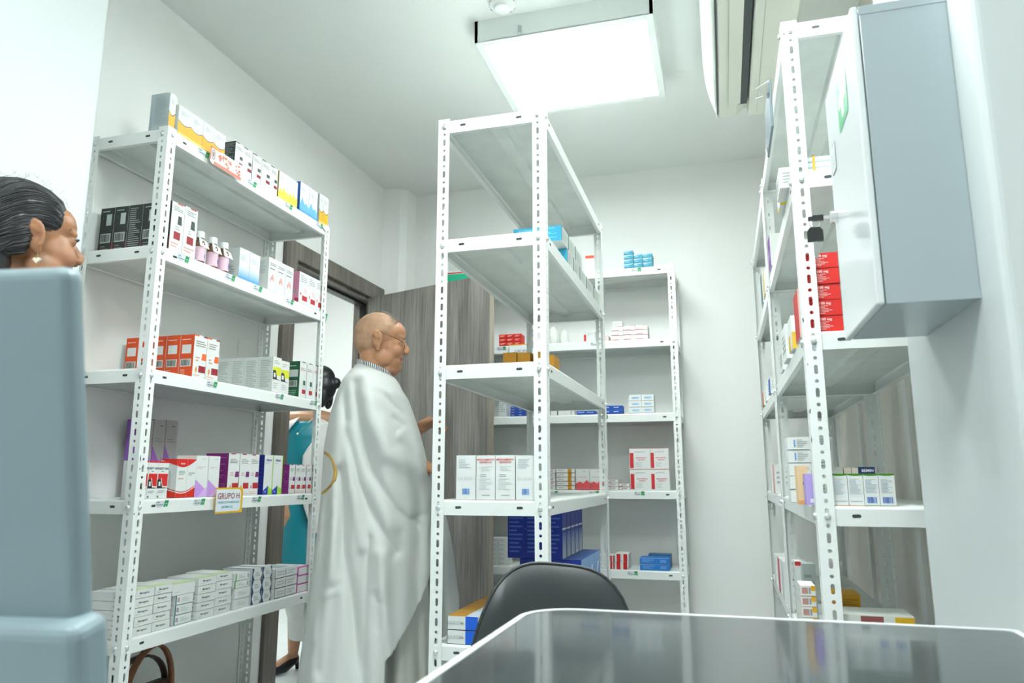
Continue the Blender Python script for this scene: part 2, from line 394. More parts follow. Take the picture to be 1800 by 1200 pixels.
def cyl_x(b, x0, x1, y, z, r, m, n=14): b.tube([(x0, y, z), (x1, y, z)], r, m, n)
cyl_x(b, -CD-.012, -CD, LY, LZ, .011, M_CHR); b.build('lock', dr)
k = thing('key_ring', (FX-CD-.014, FY+LY, FZ+LZ), 'black-headed keys hanging from the cabinet lock', 'keys')
b = MB(); b.box(-.012, -.0008, -.003, .0, .0008, .003, M_CHR); b.box(-.028, -.003, -.005, -.010, .003, .005, M_BLACK); b.box(-.036, -.003, -.004, -.028, .003, .003, M_BLACK); b.build('inserted_key', k)
b = MB(); b.tube([(-.026+.009*math.cos(a), 0, -.009+.009*math.sin(a)) for a in [i*PI/8 for i in range(17)]], .0008, M_CHR, 6); b.build('ring', k)
b = MB(); P = [(-.0135, -.014), (-.0135, .006), (-.008, .013), (.008, .013), (.0135, .006), (.0135, -.014)]
b.prism([(-.026+p[0], -.030+p[1]) for p in P], -.003, .003, M_BLACK, axis=1)
b.prism([(-.026-.004, -.044), (-.026-.004, -.070), (-.026, -.076), (-.026+.004, -.070), (-.026+.004, -.044)], -.001, .001, M_CHR, axis=1); bevel(b.build('hanging_key', k), .001, 1)

# ------------------------------------------------------------------ smoke detector
p = Vector((-.69, 2.30, ZC)); t = thing('smoke_detector', p, 'round white smoke detector on the ceiling beside the lit panel', 'smoke detector')
MW = mat('white_abs', (.82, .84, .83), .4)
b = MB(); b.lathe([(.056, 0), (.056, -.014), (.050, -.020)], MW, 32); b.build('base', t)
b = MB(); b.lathe([(.050, -.018), (.052, -.024), (.049, -.034), (.040, -.040), (.032, -.043), (.032, -.052), (.026, -.056), (.004, -.057)], MW, 32); b.build('sensor_head', t)
b = MB()
for i in range(12):
    a = 2*PI*i/12+.2; ca, sa = math.cos(a), math.sin(a); r = .0465
    v = [(r*ca-.006*sa*k1, r*sa+.006*ca*k1, z) for k1, z in ((-1, -.0365), (1, -.0365), (1, -.0305), (-1, -.0305))]
    v = [(x*1.05, y*1.05, z) for x, y, z in v]
    b.add(v, [(0, 1, 2, 3)], M_BLACK)
b.build('vent_slot', t)
b = MB(); b.box(-.005, -.006, -.03, .005, .006, -.0, mat('grey_clip', (.45, .5, .52), .5)); o = b.build('wire_clip', None); tag(o, 'small grey cable clip hanging at the corner of the ceiling light', 'cable clip'); o.location = (-.655, 2.408, ZC-.055)

# ------------------------------------------------------------------ air conditioner under the ceiling
MA = mat('aged_white_plastic', (.66, .67, .60), .45, noise=(4, .05)); MAF = mat('ac_front_plastic', (.78, .82, .79), .3)
t = thing('air_conditioner', (.0, 1.5, 2.40), 'beige air conditioner under the ceiling above the right racks, louvre slots showing', 'air conditioner')
L0, L1 = 0, 1.50
# cross section in x,z (unit hangs from the ceiling)
b = MB(); cs = [(.045, .02), (.050, .012), (.120, .012), (.150, .040), (.163, .040), (.168, .004), (.305, .010), (.305, .25), (.045, .25)]
b.prism([(p[0], p[1]) for p in cs], L0, L1-.015, MA, axis=1); bevel(b.build('body', t), .004, 2)
b = MB()
for x0, x1, zz in ((.0, .018, .0), ):
    cf = [(.043, .012), (.030, .016), (.016, .040), (.004, .085), (-.004, .14), (-.002, .22), (.010, .25), (.043, .25)]
    n = 12; rings = []
    for i in range(n+1):
        s = i/n; y = L0+(L1)*s; e = max(0, (s-.86)/.14); sh = .043*(e**2.2)
        rings.append([(p[0]+ (.043-p[0])*(e**2.5)*.85, y, p[1]) for p in cf])
    m = len(cf); vs = [q for r in rings for q in r]
    b.add(vs, [(i*m+j, i*m+(j+1) % m, (i+1)*m+(j+1) % m, (i+1)*m+j) for i in range(n) for j in range(m)], MAF, True)
    b.add(vs, [tuple(range(m)), tuple(range(n*m, (n+1)*m))], MAF)
b.build('front_panel', t)
b = MB(); b.box(.0435, .02, .008, .0475, L1-.05, .016, M_DARK); b.build('front_gap', t)
b = MB(); b.box(.121, .02, .016, .160, L1-.10, .030, M_DARK); b.build('air_outlet', t)
b = MB(); b.hexa([(.088, .02, .004), (.134, .02, .014), (.134, L1-.11, .014), (.088, L1-.11, .004)], [(.088, .02, .008), (.134, .02, .018), (.134, L1-.11, .018), (.088, L1-.11, .008)], MA); b.build('louvre', t)
b = MB(); b.box(.198, .0, .0042, .1993, L1-.02, .009, mat('seam_grey', (.4, .43, .4), .6)); b.build('seam', t)

# ------------------------------------------------------------------ hanging frame by the right rack
MG = mat('blue_grey_plastic', (.16, .21, .24), .4)
t = thing('hanging_sign_frame', (.168, 1.90, 1.985), 'thin blue-grey sign frame hanging by wire from the top corner of the right rack', 'sign')
b = MB(); b.box(-.006, 0, -.155, .0, .20, -.02, MG); bevel(b.build('panel', t), .002, 1)
b = MB(); b.tube([(-.003, .01, -.02), (-.03, .10, .01), (-.012, .12, -.005), (-.030, .16, .012), (-.003, .19, -.02)], .0012, M_BOLT, 6); b.build('wire', t)
b = MB(); b.box(-.012, .0, -.06, -.006, .03, -.03, M_CHR); b.box(-.012, .165, -.14, -.006, .195, -.11, M_CHR); b.build('clip', t)

# ------------------------------------------------------------------ desk
DZt = .742
t = thing('desk', (.03, .5, 0), 'glossy dark grey desk with rounded white edge in the foreground', 'desk')
def rounded(x0, y0, x1, y1, r, n=10):
    P = []
    for cx, cy, a0 in ((x1-.01, y1-.01, 0), (x0+r, y1-r, PI/2), (x0+.01, y0+.01, PI), (x1-.01, y0+.01, 1.5*PI)):
        rr = r if a0 == PI/2 else .01
        for i in range(n+1): a = a0+PI/2*i/n; P.append((cx+rr*math.cos(a), cy+rr*math.sin(a)))
    return P
ox, oy = .03, .5
P = [(x-ox, y-oy) for x, y in rounded(-.287, .05, .344, 1.118, .075)]
Pi = [(x-ox, y-oy) for x, y in rounded(-.278, .059, .335, 1.108, .066)]
MD = mat('desk_gloss_grey', (.036, .045, .050), .10, spec=.5, bump=(30, .01), coat=.15); MDW = mat('desk_white_edge', (.82, .85, .85), .25)
b = MB(); b.prism(Pi, DZt-.024, DZt-.0006, MD); b.build('tabletop', t)
b = MB(); n = len(P)
vs = [(x, y, DZt-.026) for x, y in P]+[(x, y, DZt+.0003) for x, y in P]+[(x, y, DZt+.0003) for x, y in Pi]+[(x, y, DZt-.026) for x, y in Pi]
b.add(vs, [(k*n+i, k*n+(i+1) % n, ((k+1) % 4)*n+(i+1) % n, ((k+1) % 4)*n+i) for k in range(4) for i in range(n)], MDW); b.build('edge_band', t)
for x, y in ((-.25, .1), (.29, .1), (-.25, 1.06), (.29, 1.06)):
    b = MB(); b.box(x-ox-.02, y-oy-.02, 0, x-ox+.02, y-oy+.02, DZt-.026, MDW); b.build('leg', t)

# ------------------------------------------------------------------ monitor seen from behind
MM = mat('blue_grey_plastic_case', (.255, .335, .365), .42, bump=(500, .02))
t = thing('computer_monitor', (-.562, .52, .692), 'blue-grey plastic back of a computer monitor, nearest object at left', 'monitor')
t.rotation_euler = (math.radians(11), 0, math.radians(8))
b = MB(); b.box(-.56, -.012, .075, .062, .012, .412, MM); bevel(b.build('back_cover', t), .010, 4)
b = MB(); b.box(-.52, -.030, .0, .075, .012, .135, MM); bevel(b.build('lower_housing', t), .012, 4)
b = MB(); b.box(-.55, .012, .08, .035, .018, .405, M_BLACK); b.build('screen', t)
b = MB(); b.box(-.30, -.010, -.05, -.16, .012, .02, MM); b.build('stand', t)
t2 = thing('side_table', (-.85, .52, 0), 'low grey side table carrying the monitor', 'table')
b = MB(); b.box(-.35, -.25, .595, .33, .25, .62, MDW); b.build('table_top', t2)
for x in (-.3, .28):
    for y in (-.2, .2): b = MB(); b.box(x-.02, y-.02, 0, x+.02, y+.02, .595, MDW); b.build('leg', t2)

# ------------------------------------------------------------------ office chair
ML = mat('black_leatherette', (.030, .036, .038), .33, bump=(900, .05))
t = thing('office_chair', (-.362, 1.53, 0), 'black leather office chair with rounded backrest behind the desk', 'chair', rz=math.radians(20))
def cushion(w, h, d, r, bow, m, name, parent, loc, rx=0, topw=1.0):
    b = MB(); nx, nz = 22, 18; vs = []; fs = []
    def sq(u, v):     # map square to rounded rect
        uu, vv = 2*u-1, 2*v-1; e = r
        x = uu; z = vv
        s = max(abs(uu), abs(vv)); a = math.atan2(vv, uu)
        k = (abs(math.cos(a))**e+abs(math.sin(a))**e)**(-1/e)
        if s == 0: return 0, 0, 0
        return s*k*math.cos(a), s*k*math.sin(a), s
    for side in (-1, 1):
        for j in range(nz+1):
            for i in range(nx+1):
                x, z, s = sq(i/nx, j/nz)
                th = d/2*math.sqrt(max(0, 1-s**6))
                zz = z*h/2; ww = w/2*(1-(1-topw)*(z+1)/2)
                vs.append((x*ww, side*th+bow*x*x, zz))
    q = (nx+1)*(nz+1)
    for sidx in range(2):
        for j in range(nz):
            for i in range(nx):
                a = sidx*q+j*(nx+1)+i; f = (a, a+1, a+nx+2, a+nx+1); fs.append(f if sidx == 0 else f[::-1])
    b.add(vs, fs, m, True); o = b.build(name, parent, loc); o.rotation_euler = (rx, 0, 0); return o
o = cushion(.41, .58, .055, 3.4, -.035, ML, 'backrest', t, (0, -.02, .468), math.radians(-6), .74); o.rotation_euler = (math.radians(-6), .10, 0)
b = MB(); pts = []
for i in range(33):
    a = PI*i/32; e = 3.4; k = (abs(math.cos(a))**e+abs(math.sin(a))**e)**(-1/e); x, z = k*math.cos(a), k*math.sin(a)
    ww = .41/2*(1-.26*(z+1)/2); yy, zz = -.035*x*x, z*.29
    cx, sx = math.cos(math.radians(-6)), math.sin(math.radians(-6)); pts.append((x*ww, yy*cx-zz*sx, yy*sx+zz*cx))
b.tube(pts, .0035, ML, 8); o = b.build('piping', t, (0, -.02, .468)); o.rotation_euler = (0, .10, 0)
cushion(.44, .38, .08, 4, 0, ML, 'seat', t, (0, -.24, .40), PI/2)
b = MB(); b.tube([(0, -.24, .06), (0, -.24, .37)], .025, M_BLACK, 14); b.build('gas_post', t)
b = MB(); b.tube([(0, -.20, .36), (0, .0, .34), (0, .05, .45)], .018, M_BLACK, 10); b.build('back_bracket', t)
for i in range(5):
    a = 2*PI*i/5; b = MB(); b.tube([(0, -.24, .075), (.27*math.cos(a), -.24+.27*math.sin(a), .06)], [.02, .014], M_BLACK, 8); l = b.build('base_leg', t)
    b = MB(); b.tube([(.27*math.cos(a)-.01, -.24+.27*math.sin(a), .027), (.27*math.cos(a)+.014, -.24+.27*math.sin(a), .027)], .027, M_BLACK, 12); b.build('castor', l)
# ------------------------------------------------------------------ cartons
ORD = ['first', 'second', 'third', 'fourth', 'fifth', 'sixth', 'seventh', 'eighth', 'ninth', 'tenth']
_cart = {}
def carton(name, w, d, h, body, deco, key):
    """box mesh, origin bottom centre, front face -Y; deco on faces F L R T in 0..1 face coordinates"""
    k = (key, round(w, 4), round(d, 4), round(h, 4))
    if k in _cart: return _cart[k]
    b = MB(); a, c = w/2, d/2; e = .00035
    cols = body if isinstance(body, dict) else {'*': body}
    g = lambda f: C(cols.get(f, cols['*']))
    g0 = .0006; V = [(-a,-c,g0),(a,-c,g0),(a,c,g0),(-a,c,g0),(-a,-c,h),(a,-c,h),(a,c,h),(-a,c,h)]
    for f, q in (('B',(0,3,2,1)),('T',(4,5,6,7)),('F',(0,1,5,4)),('R',(1,2,6,5)),('K',(2,3,7,6)),('L',(3,0,4,7))): b.add([V[i] for i in q], [(0,1,2,3)], g(f))
    def P(f, u, v, k=1):
        q = e*k
        if f == 'F': return (-a+u*w, -c-q, g0+v*(h-g0))
        if f == 'K': return (a-u*w, c+q, g0+v*(h-g0))
        if f == 'L': return (-a-q, c-u*d, g0+v*(h-g0))
        if f == 'R': return (a+q, -c+u*d, g0+v*(h-g0))
        return (-a+u*w, -c+v*d, h+q)
    def fsz(f): return (w if f in 'FTK' else d), (d if f == 'T' else h)
    for it in deco:
        kind, fs = it[0], it[1]
        for f in fs:
            if kind == 'r': _, _, u0, v0, u1, v1, col = it[:7]; k = it[7] if len(it) > 7 else 1; b.quad([P(f,u0,v0,k),P(f,u1,v0,k),P(f,u1,v1,k),P(f,u0,v1,k)], C(col))
            elif kind == 'p': b.quad([P(f,u,v,it[4] if len(it) > 4 else 1) for u, v in it[2]], C(it[3]))
            elif kind == 'lines':
                _, _, u0, v0, u1, v1, n, col = it; rr = random.Random(hash((key, u0, v0, n)) & 1023)
                s = (v1-v0)/n
                for i in range(n):
                    x1 = u1-(u1-u0)*rr.choice((0, .05, .15, .3, .45)); vv = v1-s*(i+.5)
                    b.quad([P(f,u0,vv-s*.2,2),P(f,x1,vv-s*.2,2),P(f,x1,vv+s*.2,2),P(f,u0,vv+s*.2,2)], C(col))
            elif kind == 'bar':
                _, _, u0, v0, u1, v1, col, bg = it
                b.quad([P(f,u0,v0),P(f,u1,v0),P(f,u1,v1),P(f,u0,v1)], C(bg)); rr = random.Random(5); n = 13; s = (u1-u0)*.86/n; us = u0+(u1-u0)*.07
                for i in range(n):
                    ww = s*rr.choice((.35, .55, .8)); b.quad([P(f,us+i*s,v0+(v1-v0)*.12,2),P(f,us+i*s+ww,v0+(v1-v0)*.12,2),P(f,us+i*s+ww,v0+(v1-v0)*.9,2),P(f,us+i*s,v0+(v1-v0)*.9,2)], C(col))
            elif kind == 'text':
                _, _, s, u, v, size, col = it; W, Hh = fsz(f)
                vs, ps = text_mesh(s, size, size*.02); b.add([P(f, u+x/W, v+y/Hh, 3) for x, y, z in vs], ps, C(col))
            elif kind == 'grad':   # printed colour fade from the bottom
                _, _, v0, v1, c0, c1 = it[:6]; n = 8; A, B = lin(c0), lin(c1)
                for i in range(n):
                    t0 = v0+(v1-v0)*i/n; t1 = v0+(v1-v0)*(i+1)/n; q = (i+.5)/n
                    mm = mat('fade_%s_%s_%d' % (c0, c1, i), tuple(A[j]*(1-q)+B[j]*q for j in range(3)), .55)
                    b.quad([P(f,0,t0),P(f,1,t0),P(f,1,t1),P(f,0,t1)], mm)
            elif kind == 'arc':    # curved colour field: polygon below/above an arc
                _, _, v_edge, sag, col, top = it[:6]; n = 10; pts = []
                for i in range(n+1): u = i/n; pts.append((u, v_edge-sag*math.sin(PI*u)))
                if top: poly = [(0, 1), *pts, (1, 1)]
                else: poly = [(0, 0), (1, 0)]+pts[::-1]
                k = it[6] if len(it) > 6 else 1
                b.quad([P(f,u,v,k) for u, v in poly], C(col))
    # lid slit near the top edge of the front
    me = b.mesh(name); _cart[k] = me; return me

WH = '#e3e6e4'
D_SWOOSH = [('lines','L',.12,.12,.88,.92,22,'#a6b3b8'), ('arc','F',.50,.10,'#3c4a57',False), ('arc','F',.475,.10,'#f4b52a',False,2), ('r','F',0,0,1,.08,'#f8d27a',3), ('lines','F',.2,.70,.75,.86,3,'#b5bdc4')]
D_BLACKRED = [('lines','L',.08,.1,.92,.95,18,'#8f9794'), ('r','F',.52,.22,.95,.33,'#8f2430'), ('r','F',.58,.44,.92,.56,'#4a5854'), ('lines','F',.12,.74,.85,.86,2,'#9aa2a2'), ('lines','F',.15,.30,.42,.40,2,'#bfc5c5'), ('r','F',0,.965,.45,1,'#4a5854')]
D_BLACKNEAR = [('r','L',.45,.62,.82,.86,'#c4cccb'), ('bar','L',.12,.25,.86,.45,'#59605e','#ccd2d0'), ('lines','L',.15,.90,.7,.95,1,'#b9c0be'), ('r','L',0,.0,.06,.22,'#8f2430'), ('r','L',.94,.0,1,.28,'#8f2430'), ('lines','L',.18,.04,.82,.20,3,'#8b9290'),
    ('r','F',.28,.24,.78,.40,'#9c2630'), ('p','F',[(.50,.56),(.84,.56),(.80,.74),(.54,.74)],'#3f4745'), ('lines','F',.15,.82,.85,.93,3,'#8d9494'), ('lines','F',.34,.43,.7,.53,2,'#a9b0b0'), ('lines','F',.1,.06,.9,.18,2,'#e0a8a0'), ('r','F',.4,.975,.85,1,'#c54a4a')]
D_YELLOW = [('grad','F',0,.34,'#f4d21f','#eef0e6'), ('p','F',[(.0,.2),(.25,.42),(.4,.25),(.6,.5),(.75,.28),(1,.40),(1,.1),(0,.1)],'#f3da4a',2), ('lines','F',.15,.70,.7,.85,3,'#c2c8c6')]
D_BLUE = [('grad','F',0,.38,'#2f9be0','#dfeaf0'), ('p','F',[(.0,.2),(.25,.5),(.5,.28),(.7,.36),(1,.22),(1,.08),(0,.08)],'#6fb9ea',2), ('lines','F',.15,.70,.7,.85,3,'#b4c4cf')]
D_BLUE2 = [('grad','F',0,.42,'#3f9fe6','#e4ebee'), ('lines','F',.15,.62,.7,.80,3,'#c0cdd6'), ('lines','L',.2,.3,.6,.8,5,'#b5bdc0'), ('lines','L',.55,.12,.8,.42,5,'#8d9598')]
D_FIRE = [('p','F',[(.25,.28),(.30,.42),(.34,.42),(.32,.28)],'#d8503c'), ('p','F',[(.36,.34),(.42,.50),(.46,.50),(.43,.34)],'#d8503c'), ('p','F',[(.50,.34),(.52,.52),(.56,.52),(.57,.34)],'#d8503c'), ('p','F',[(.63,.32),(.62,.47),(.66,.46),(.72,.28)],'#d8503c'),
    ('r','F',.12,.66,.72,.685,'#4a5058'), ('lines','F',.12,.76,.9,.86,2,'#8c9296'), ('lines','L',.1,.5,.8,.9,8,'#b9c0c0')]
D_PINK = [('r','F',.38,.10,.95,.26,'#c0303e'), ('p','F',[(.15,.30),(.22,.36),(.30,.30),(.22,.22)],'#e0574f'), ('r','F',.55,.34,.9,.52,'#f0cfd6'), ('lines','F',.15,.68,.85,.92,4,'#b0a6aa'), ('r','L',.2,.28,.7,.42,'#a9a0a0'), ('r','L',.6,0,1,.14,'#b03048')]
D_ORANGE = [('r','L',.13,.55,.80,.76,'#dfe2df'), ('bar','L',.08,.24,.85,.42,'#6c706c','#d5d9d5'), ('lines','L',.12,.86,.75,.91,1,'#efc9b8'), ('lines','L',.1,.04,.7,.18,3,'#f0b49c'),
    ('r','F',.45,.12,.98,.28,'#9c2631'), ('p','F',[(.62,.42),(.98,.42),(.98,.58),(.68,.58)],'#ec6a34'), ('lines','F',.12,.72,.92,.88,3,'#9b9590'), ('p','F',[(.16,.17),(.26,.27),(.36,.17),(.26,.08)],'#e0a050'), ('lines','F',.18,.36,.48,.5,2,'#d49a8a'), ('lines','F',.1,.02,.9,.08,1,'#edb7a4'), ('r','F',0,.97,.35,1,'#ec6a34'), ('r','F',.7,.97,1,1,'#8b2a34')]
D_TEXTW = [('lines','L',.12,.12,.88,.92,16,'#a9b0ac')]
D_YBK = D_TEXTW + [('r','F',.04,.48,.98,.72,'#d9dc35'), ('p','F',[(.04,.36),(.04,.62),(.36,.62),(.55,.38),(.98,.36)],'#39403f',2), ('r','F',.12,.42,.34,.54,'#e3e6e4',3), ('lines','F',.15,.80,.8,.92,2,'#b9b59a'), ('lines','F',.15,.1,.7,.28,3,'#bcc4c2')]
D_GREEN = [('r','L',.12,.56,.86,.76,'#d0d6d2'), ('bar','L',.08,.28,.82,.46,'#5c6a62','#cfd6d1'), ('lines','L',.1,.05,.8,.2,3,'#7fb094'), ('lines','L',.1,.84,.8,.9,1,'#a8c8b4'),
    ('r','F',.45,.10,.95,.22,'#b02f3c'), ('r','F',.55,.34,.88,.47,'#2b6b50'), ('lines','F',.12,.74,.9,.84,2,'#c9a0a0'), ('lines','F',.6,.25,.85,.32,1,'#aab2b0'), ('r','F',.3,.975,.8,1,'#2b5a48')]
D_LILACT = [('p','F',[(0,0),(1,0),(1,.34),(.45,.50),(0,.66)],'#a56bc6'), ('p','F',[(.2,.3),(1,.3),(1,.46),(.8,.52)],'#b98ad6',2), ('lines','F',.15,.70,.85,.76,2,'#9a9a9a'), ('lines','F',.5,.9,.95,.94,1,'#777777')]
D_LILAC = [('p','F',[(0,0),(1,0),(1,.14),(.45,.30),(0,.42)],'#c79ae6'), ('p','F',[(.25,.0),(1,0),(1,.24),(.8,.20)],'#d9b6f0',2), ('lines','F',.1,.68,.8,.74,2,'#d8b9c9'), ('lines','F',.5,.9,.9,.94,1,'#c0c0c8')]
D_REDBK = [('r','F',.0,.955,1,1,'#d32f2c'), ('r','F',.04,.30,.96,.66,'#d32525'), ('p','F',[(.0,.27),(.0,.50),(.34,.52),(.5,.30),(.98,.27)],'#1f2322',2), ('p','F',[(.34,.56),(.5,.33),(.96,.32),(.96,.29),(.47,.29),(.30,.52)],'#e3e6e4',3), ('r','F',.1,.33,.28,.45,'#dfe3e0',4), ('text','F','GEST 1000',.5,.80,.0088,'#4a5052'), ('lines','F',.3,.70,.7,.74,1,'#6a7072'), ('lines','F',.1,.14,.85,.22,2,'#9aa0a0'), ('r','F',.06,.02,.2,.07,'#2f7a4a')]
D_REDARC = [('arc','FL',.20,.10,'#d8301f',False), ('arc','FL',.235,.10,'#e3e6e4',False,.5), ('arc','FL',.84,.16,'#d8281e',True), ('lines','F',.2,.55,.75,.68,3,'#9fb0b0'), ('lines','F',.15,.44,.8,.49,1,'#e08080'), ('lines','F',.35,.28,.65,.33,1,'#a6c0c0')]
def _arcs():
    out = []
    for f, a0, a1 in (('L', 0, .3), ('F', .3, 1)):
        n = 10; U = [a0+(a1-a0)*i/n for i in range(n+1)]; uu = [i/n for i in range(n+1)]
        out.append(('p', f, [(0, 0), (1, 0)]+[(u, .27-.17*math.sin(PI*q)) for u, q in zip(uu, U)][::-1], '#d8301f', 1))
        out.append(('p', f, [(u, .275-.17*math.sin(PI*q)) for u, q in zip(uu, U)]+[(u, .295-.17*math.sin(PI*q)) for u, q in zip(uu, U)][::-1], '#f2f4f2', 2))
        out.append(('p', f, [(u, .295-.17*math.sin(PI*q)) for u, q in zip(uu, U)]+[(u, .32-.17*math.sin(PI*q)) for u, q in zip(uu, U)][::-1], '#c8342a', 2))
        out.append(('p', f, [(0, 1)]+[(u, .985-.20*math.sin(PI*q)) for u, q in zip(uu, U)]+[(1, 1)], '#d8281e', 1))
    return out+[('r','F',.52,0,.53,1,'#b8b8b8',3), ('lines','F',.1,.58,.45,.70,3,'#8fa2a2'), ('lines','F',.6,.56,.95,.66,2,'#8fa2a2'), ('lines','F',.08,.46,.48,.51,1,'#e08080'), ('r','L',.42,.3,.47,.7,'#9ab0b0'), ('text','F','Genfar',.28,.88,.0075,'#f4e8e6')]
D_REDARC = _arcs()
D_MAROON = [('lines','L',.1,.1,.9,.92,16,'#9a5a95'), ('r','F',.42,.16,.98,.30,'#bd2f33'), ('p','F',[(.62,.44),(.98,.44),(.98,.57),(.68,.57)],'#7c2a78'), ('lines','F',.15,.76,.9,.88,3,'#a09a9a'), ('lines','F',.18,.46,.5,.56,2,'#c8a8b0'), ('p','F',[(.2,.17),(.26,.27),(.32,.17)],'#b02a30'), ('lines','F',.05,.02,.95,.1,2,'#f0c0b0'), ('r','F',.2,.975,.6,1,'#b83048')]
D_BLUEGR = [('lines','L',.2,.1,.8,.9,8,'#2b3aa0'), ('r','F',.92,0,1,1,'#a7d84c'), ('p','F',[(0,.0),(.52,0),(.52,.22),(0,.10)],'#2b48b0'), ('p','F',[(.52,0),(1,0),(1,.12),(.52,.22)],'#a5e04a'), ('text','F','Nifuryl',.46,.87,.0115,'#3a4aa0'), ('lines','F',.1,.78,.55,.81,1,'#b0b8c8'), ('lines','F',.15,.04,.4,.1,1,'#c8d0f0')]
D_SMALLW = [('text','F','Microgynon',.46,.55,.0078,'#5b6563'), ('lines','F',.1,.2,.35,.3,1,'#b9c2c0'), ('r','F',0,.97,1,1,'#c4d8b0'), ('r','T',0,.02,1,.25,'#cfe6a8'), ('r','L',.7,.4,.9,.5,'#8a9290')]
D_TEALEND = [('r','F',0,0,.06,1,'#1a7a86'), ('r','F',.10,.3,.22,.75,'#b59aa0'), ('lines','F',.35,.25,.8,.75,3,'#bfc9c8'), ('r','F',0,0,1,.04,'#2a8a90')]
D_GREENEND = [('r','F',0,0,.07,1,'#3f9e3f'), ('lines','F',.25,.3,.7,.7,2,'#b8c2be'), ('r','F',.84,.2,.93,.8,'#9aa4a4'), ('r','F',0,.0,1,.04,'#8fb58f')]
D_NAVY = [('p','F',[(0,1),(.0,.0),(.25,0),(.08,.5),(.2,1)],'#24466e'), ('p','F',[(.85,1),(1,1),(1,.5)],'#24466e'), ('p','F',[(.85,0),(1,0),(1,.4)],'#24466e'), ('lines','F',.32,.3,.8,.7,3,'#9aa8b0'), ('r','T',0,0,.2,1,'#24466e')]
D_DARKEDGE = [('r','F',0,0,.02,1,'#39424a'), ('r','F',0,.0,1,.06,'#4a545a'), ('lines','F',.1,.25,.42,.8,2,'#b5bfc0'), ('r','F',.46,.2,.49,.85,'#7d8890'), ('lines','F',.55,.25,.9,.8,2,'#b5bfc0'), ('r','T',.3,.1,.8,.9,'#a9c2c8')]
D_PINKEDGE = [('r','F',0,0,.03,1,'#d0359b'), ('r','F',0,.92,1,1,'#e04fb0'), ('r','F',0,0,1,.06,'#e879c0'), ('r','T',0,0,.10,1,'#e04fb0'), ('r','T',0,0,1,.1,'#e04fb0'), ('r','T',.3,.3,.8,.8,'#d8b8dc')]
D_MEDF = [('text','F','MEDICAMENTO',.5,.90,.0070,'#d43a36'), ('text','F','GENERICO',.5,.84,.0070,'#d43a36'), ('lines','F',.25,.64,.85,.76,4,'#cdd5d3'), ('lines','F',.2,.50,.8,.58,2,'#9aa4a2'), ('lines','F',.15,.22,.85,.48,7,'#c9d2d0'), ('lines','F',.3,.08,.75,.12,1,'#8f9a98')]
D_MEDB = [('lines','F',.12,.70,.75,.93,6,'#bcc6cc'), ('bar','F',.30,.10,.72,.26,'#4f7fc0','#c9dcf0'), ('text','F','RX ECN',.45,.47,.011,'#cfd4d4')]
D_GREENTOP = [('r','FR',0,.955,1,1,'#5cab2c'), ('arc','F',.955,.02,'#5cab2c',True), ('lines','F',.1,.35,.88,.86,14,'#b5c6cc'), ('lines','F',.1,.12,.9,.16,1,'#8c8f90'), ('r','F',0,.0,1,.02,'#e0b090'), ('r','T',0,0,1,1,'#5cab2c')]
D_GREENTOPB = [('r','FR',0,.955,1,1,'#5cab2c'), ('arc','F',.955,.02,'#5cab2c',True), ('lines','F',.12,.40,.88,.84,11,'#a9bcc2'), ('bar','F',.12,.06,.88,.30,'#3f5fb0','#d5dfe8'), ('r','F',0,.0,1,.02,'#7fae5c')]
D_RED = [('text','R','rtil 100 mg',.38,.80,.0082,'#f5e3e0'), ('lines','R',.05,.12,.80,.68,6,'#f0b5b0'), ('r','R',0,0,1,.03,'#8f1512')]
D_REDL = [('r','F',.06,.06,.94,.94,'#e23b36')]
D_OCHRE = [('lines','R',.3,.2,.9,.8,6,'#a8801c'), ('r','R',0,0,1,.03,'#7a5a10')]
D_OCHRF = [('lines','F',.12,.55,.7,.70,1,'#f0dcae'), ('lines','F',.1,.2,.8,.3,1,'#e0bb6a')]
D_TEALS = [('p','F',[(0,0),(1,0),(1,.8),(0,.45)],'#2795b0'), ('p','F',[(0,.55),(1,.9),(1,1),(0,1)],'#a9c4ea'), ('r','F',0,0,1,.18,'#1a8496',2), ('lines','F',.15,.3,.6,.5,1,'#a0d8e8')]
D_REDLINE = [('r','F',0,.0,.6,.12,'#d84a4a'), ('r','F',.55,.92,1,1,'#d87070'), ('r','R',0,0,1,.4,'#e8b8b0')]
D_REDROW = [('lines','F',.15,.25,.85,.75,2,'#f7c4bf'), ('r','F',0,0,1,.08,'#a81a14')]
D_REDBAR = [('r','F',.02,.05,.22,.75,'#d32f2c'), ('lines','F',.3,.6,.9,.9,3,'#c2c8c8')]
D_LB = [('r','F',.22,.3,.85,.68,'#bcd6e6'), ('lines','F',.28,.35,.8,.62,2,'#5fa5cf'), ('r','F',0,0,1,.05,'#9aa8ac')]
D_BLUES = [('lines','F',.1,.35,.85,.75,1,'#d5e0f5'), ('r','F',0,.9,1,1,'#4c7ad0'), ('r','F',0,0,1,.05,'#0c3a80')]
D_GOLDBAND = [('r','F',.62,0,.82,1,'#c48a1c'), ('r','F',0,0,1,.10,'#a8502c'), ('lines','F',.1,.4,.5,.7,1,'#8f9494')]
D_PINKRED = [('grad','F',0,.42,'#d8323a','#eadadb'), ('p','F',[(0,.3),(.3,.4),(.55,.30),(.8,.48),(1,.34),(1,.1),(0,.1)],'#e2565a',2), ('lines','F',.15,.58,.8,.64,1,'#e89a9a'), ('lines','F',.5,.85,.9,.9,1,'#b0b0b0')]
D_BIGRED = [('r','F',.02,.05,.20,.78,'#cf2b2e'), ('lines','F',.26,.80,.75,.86,1,'#9aa2a2'), ('text','F','MEDICAMENTO',.58,.54,.0072,'#d8403e'), ('text','F','GENERICO',.58,.44,.0072,'#d8403e'), ('lines','F',.28,.1,.6,.35,4,'#c3cac8'), ('r','F',0,.985,1,1,'#d85050')]
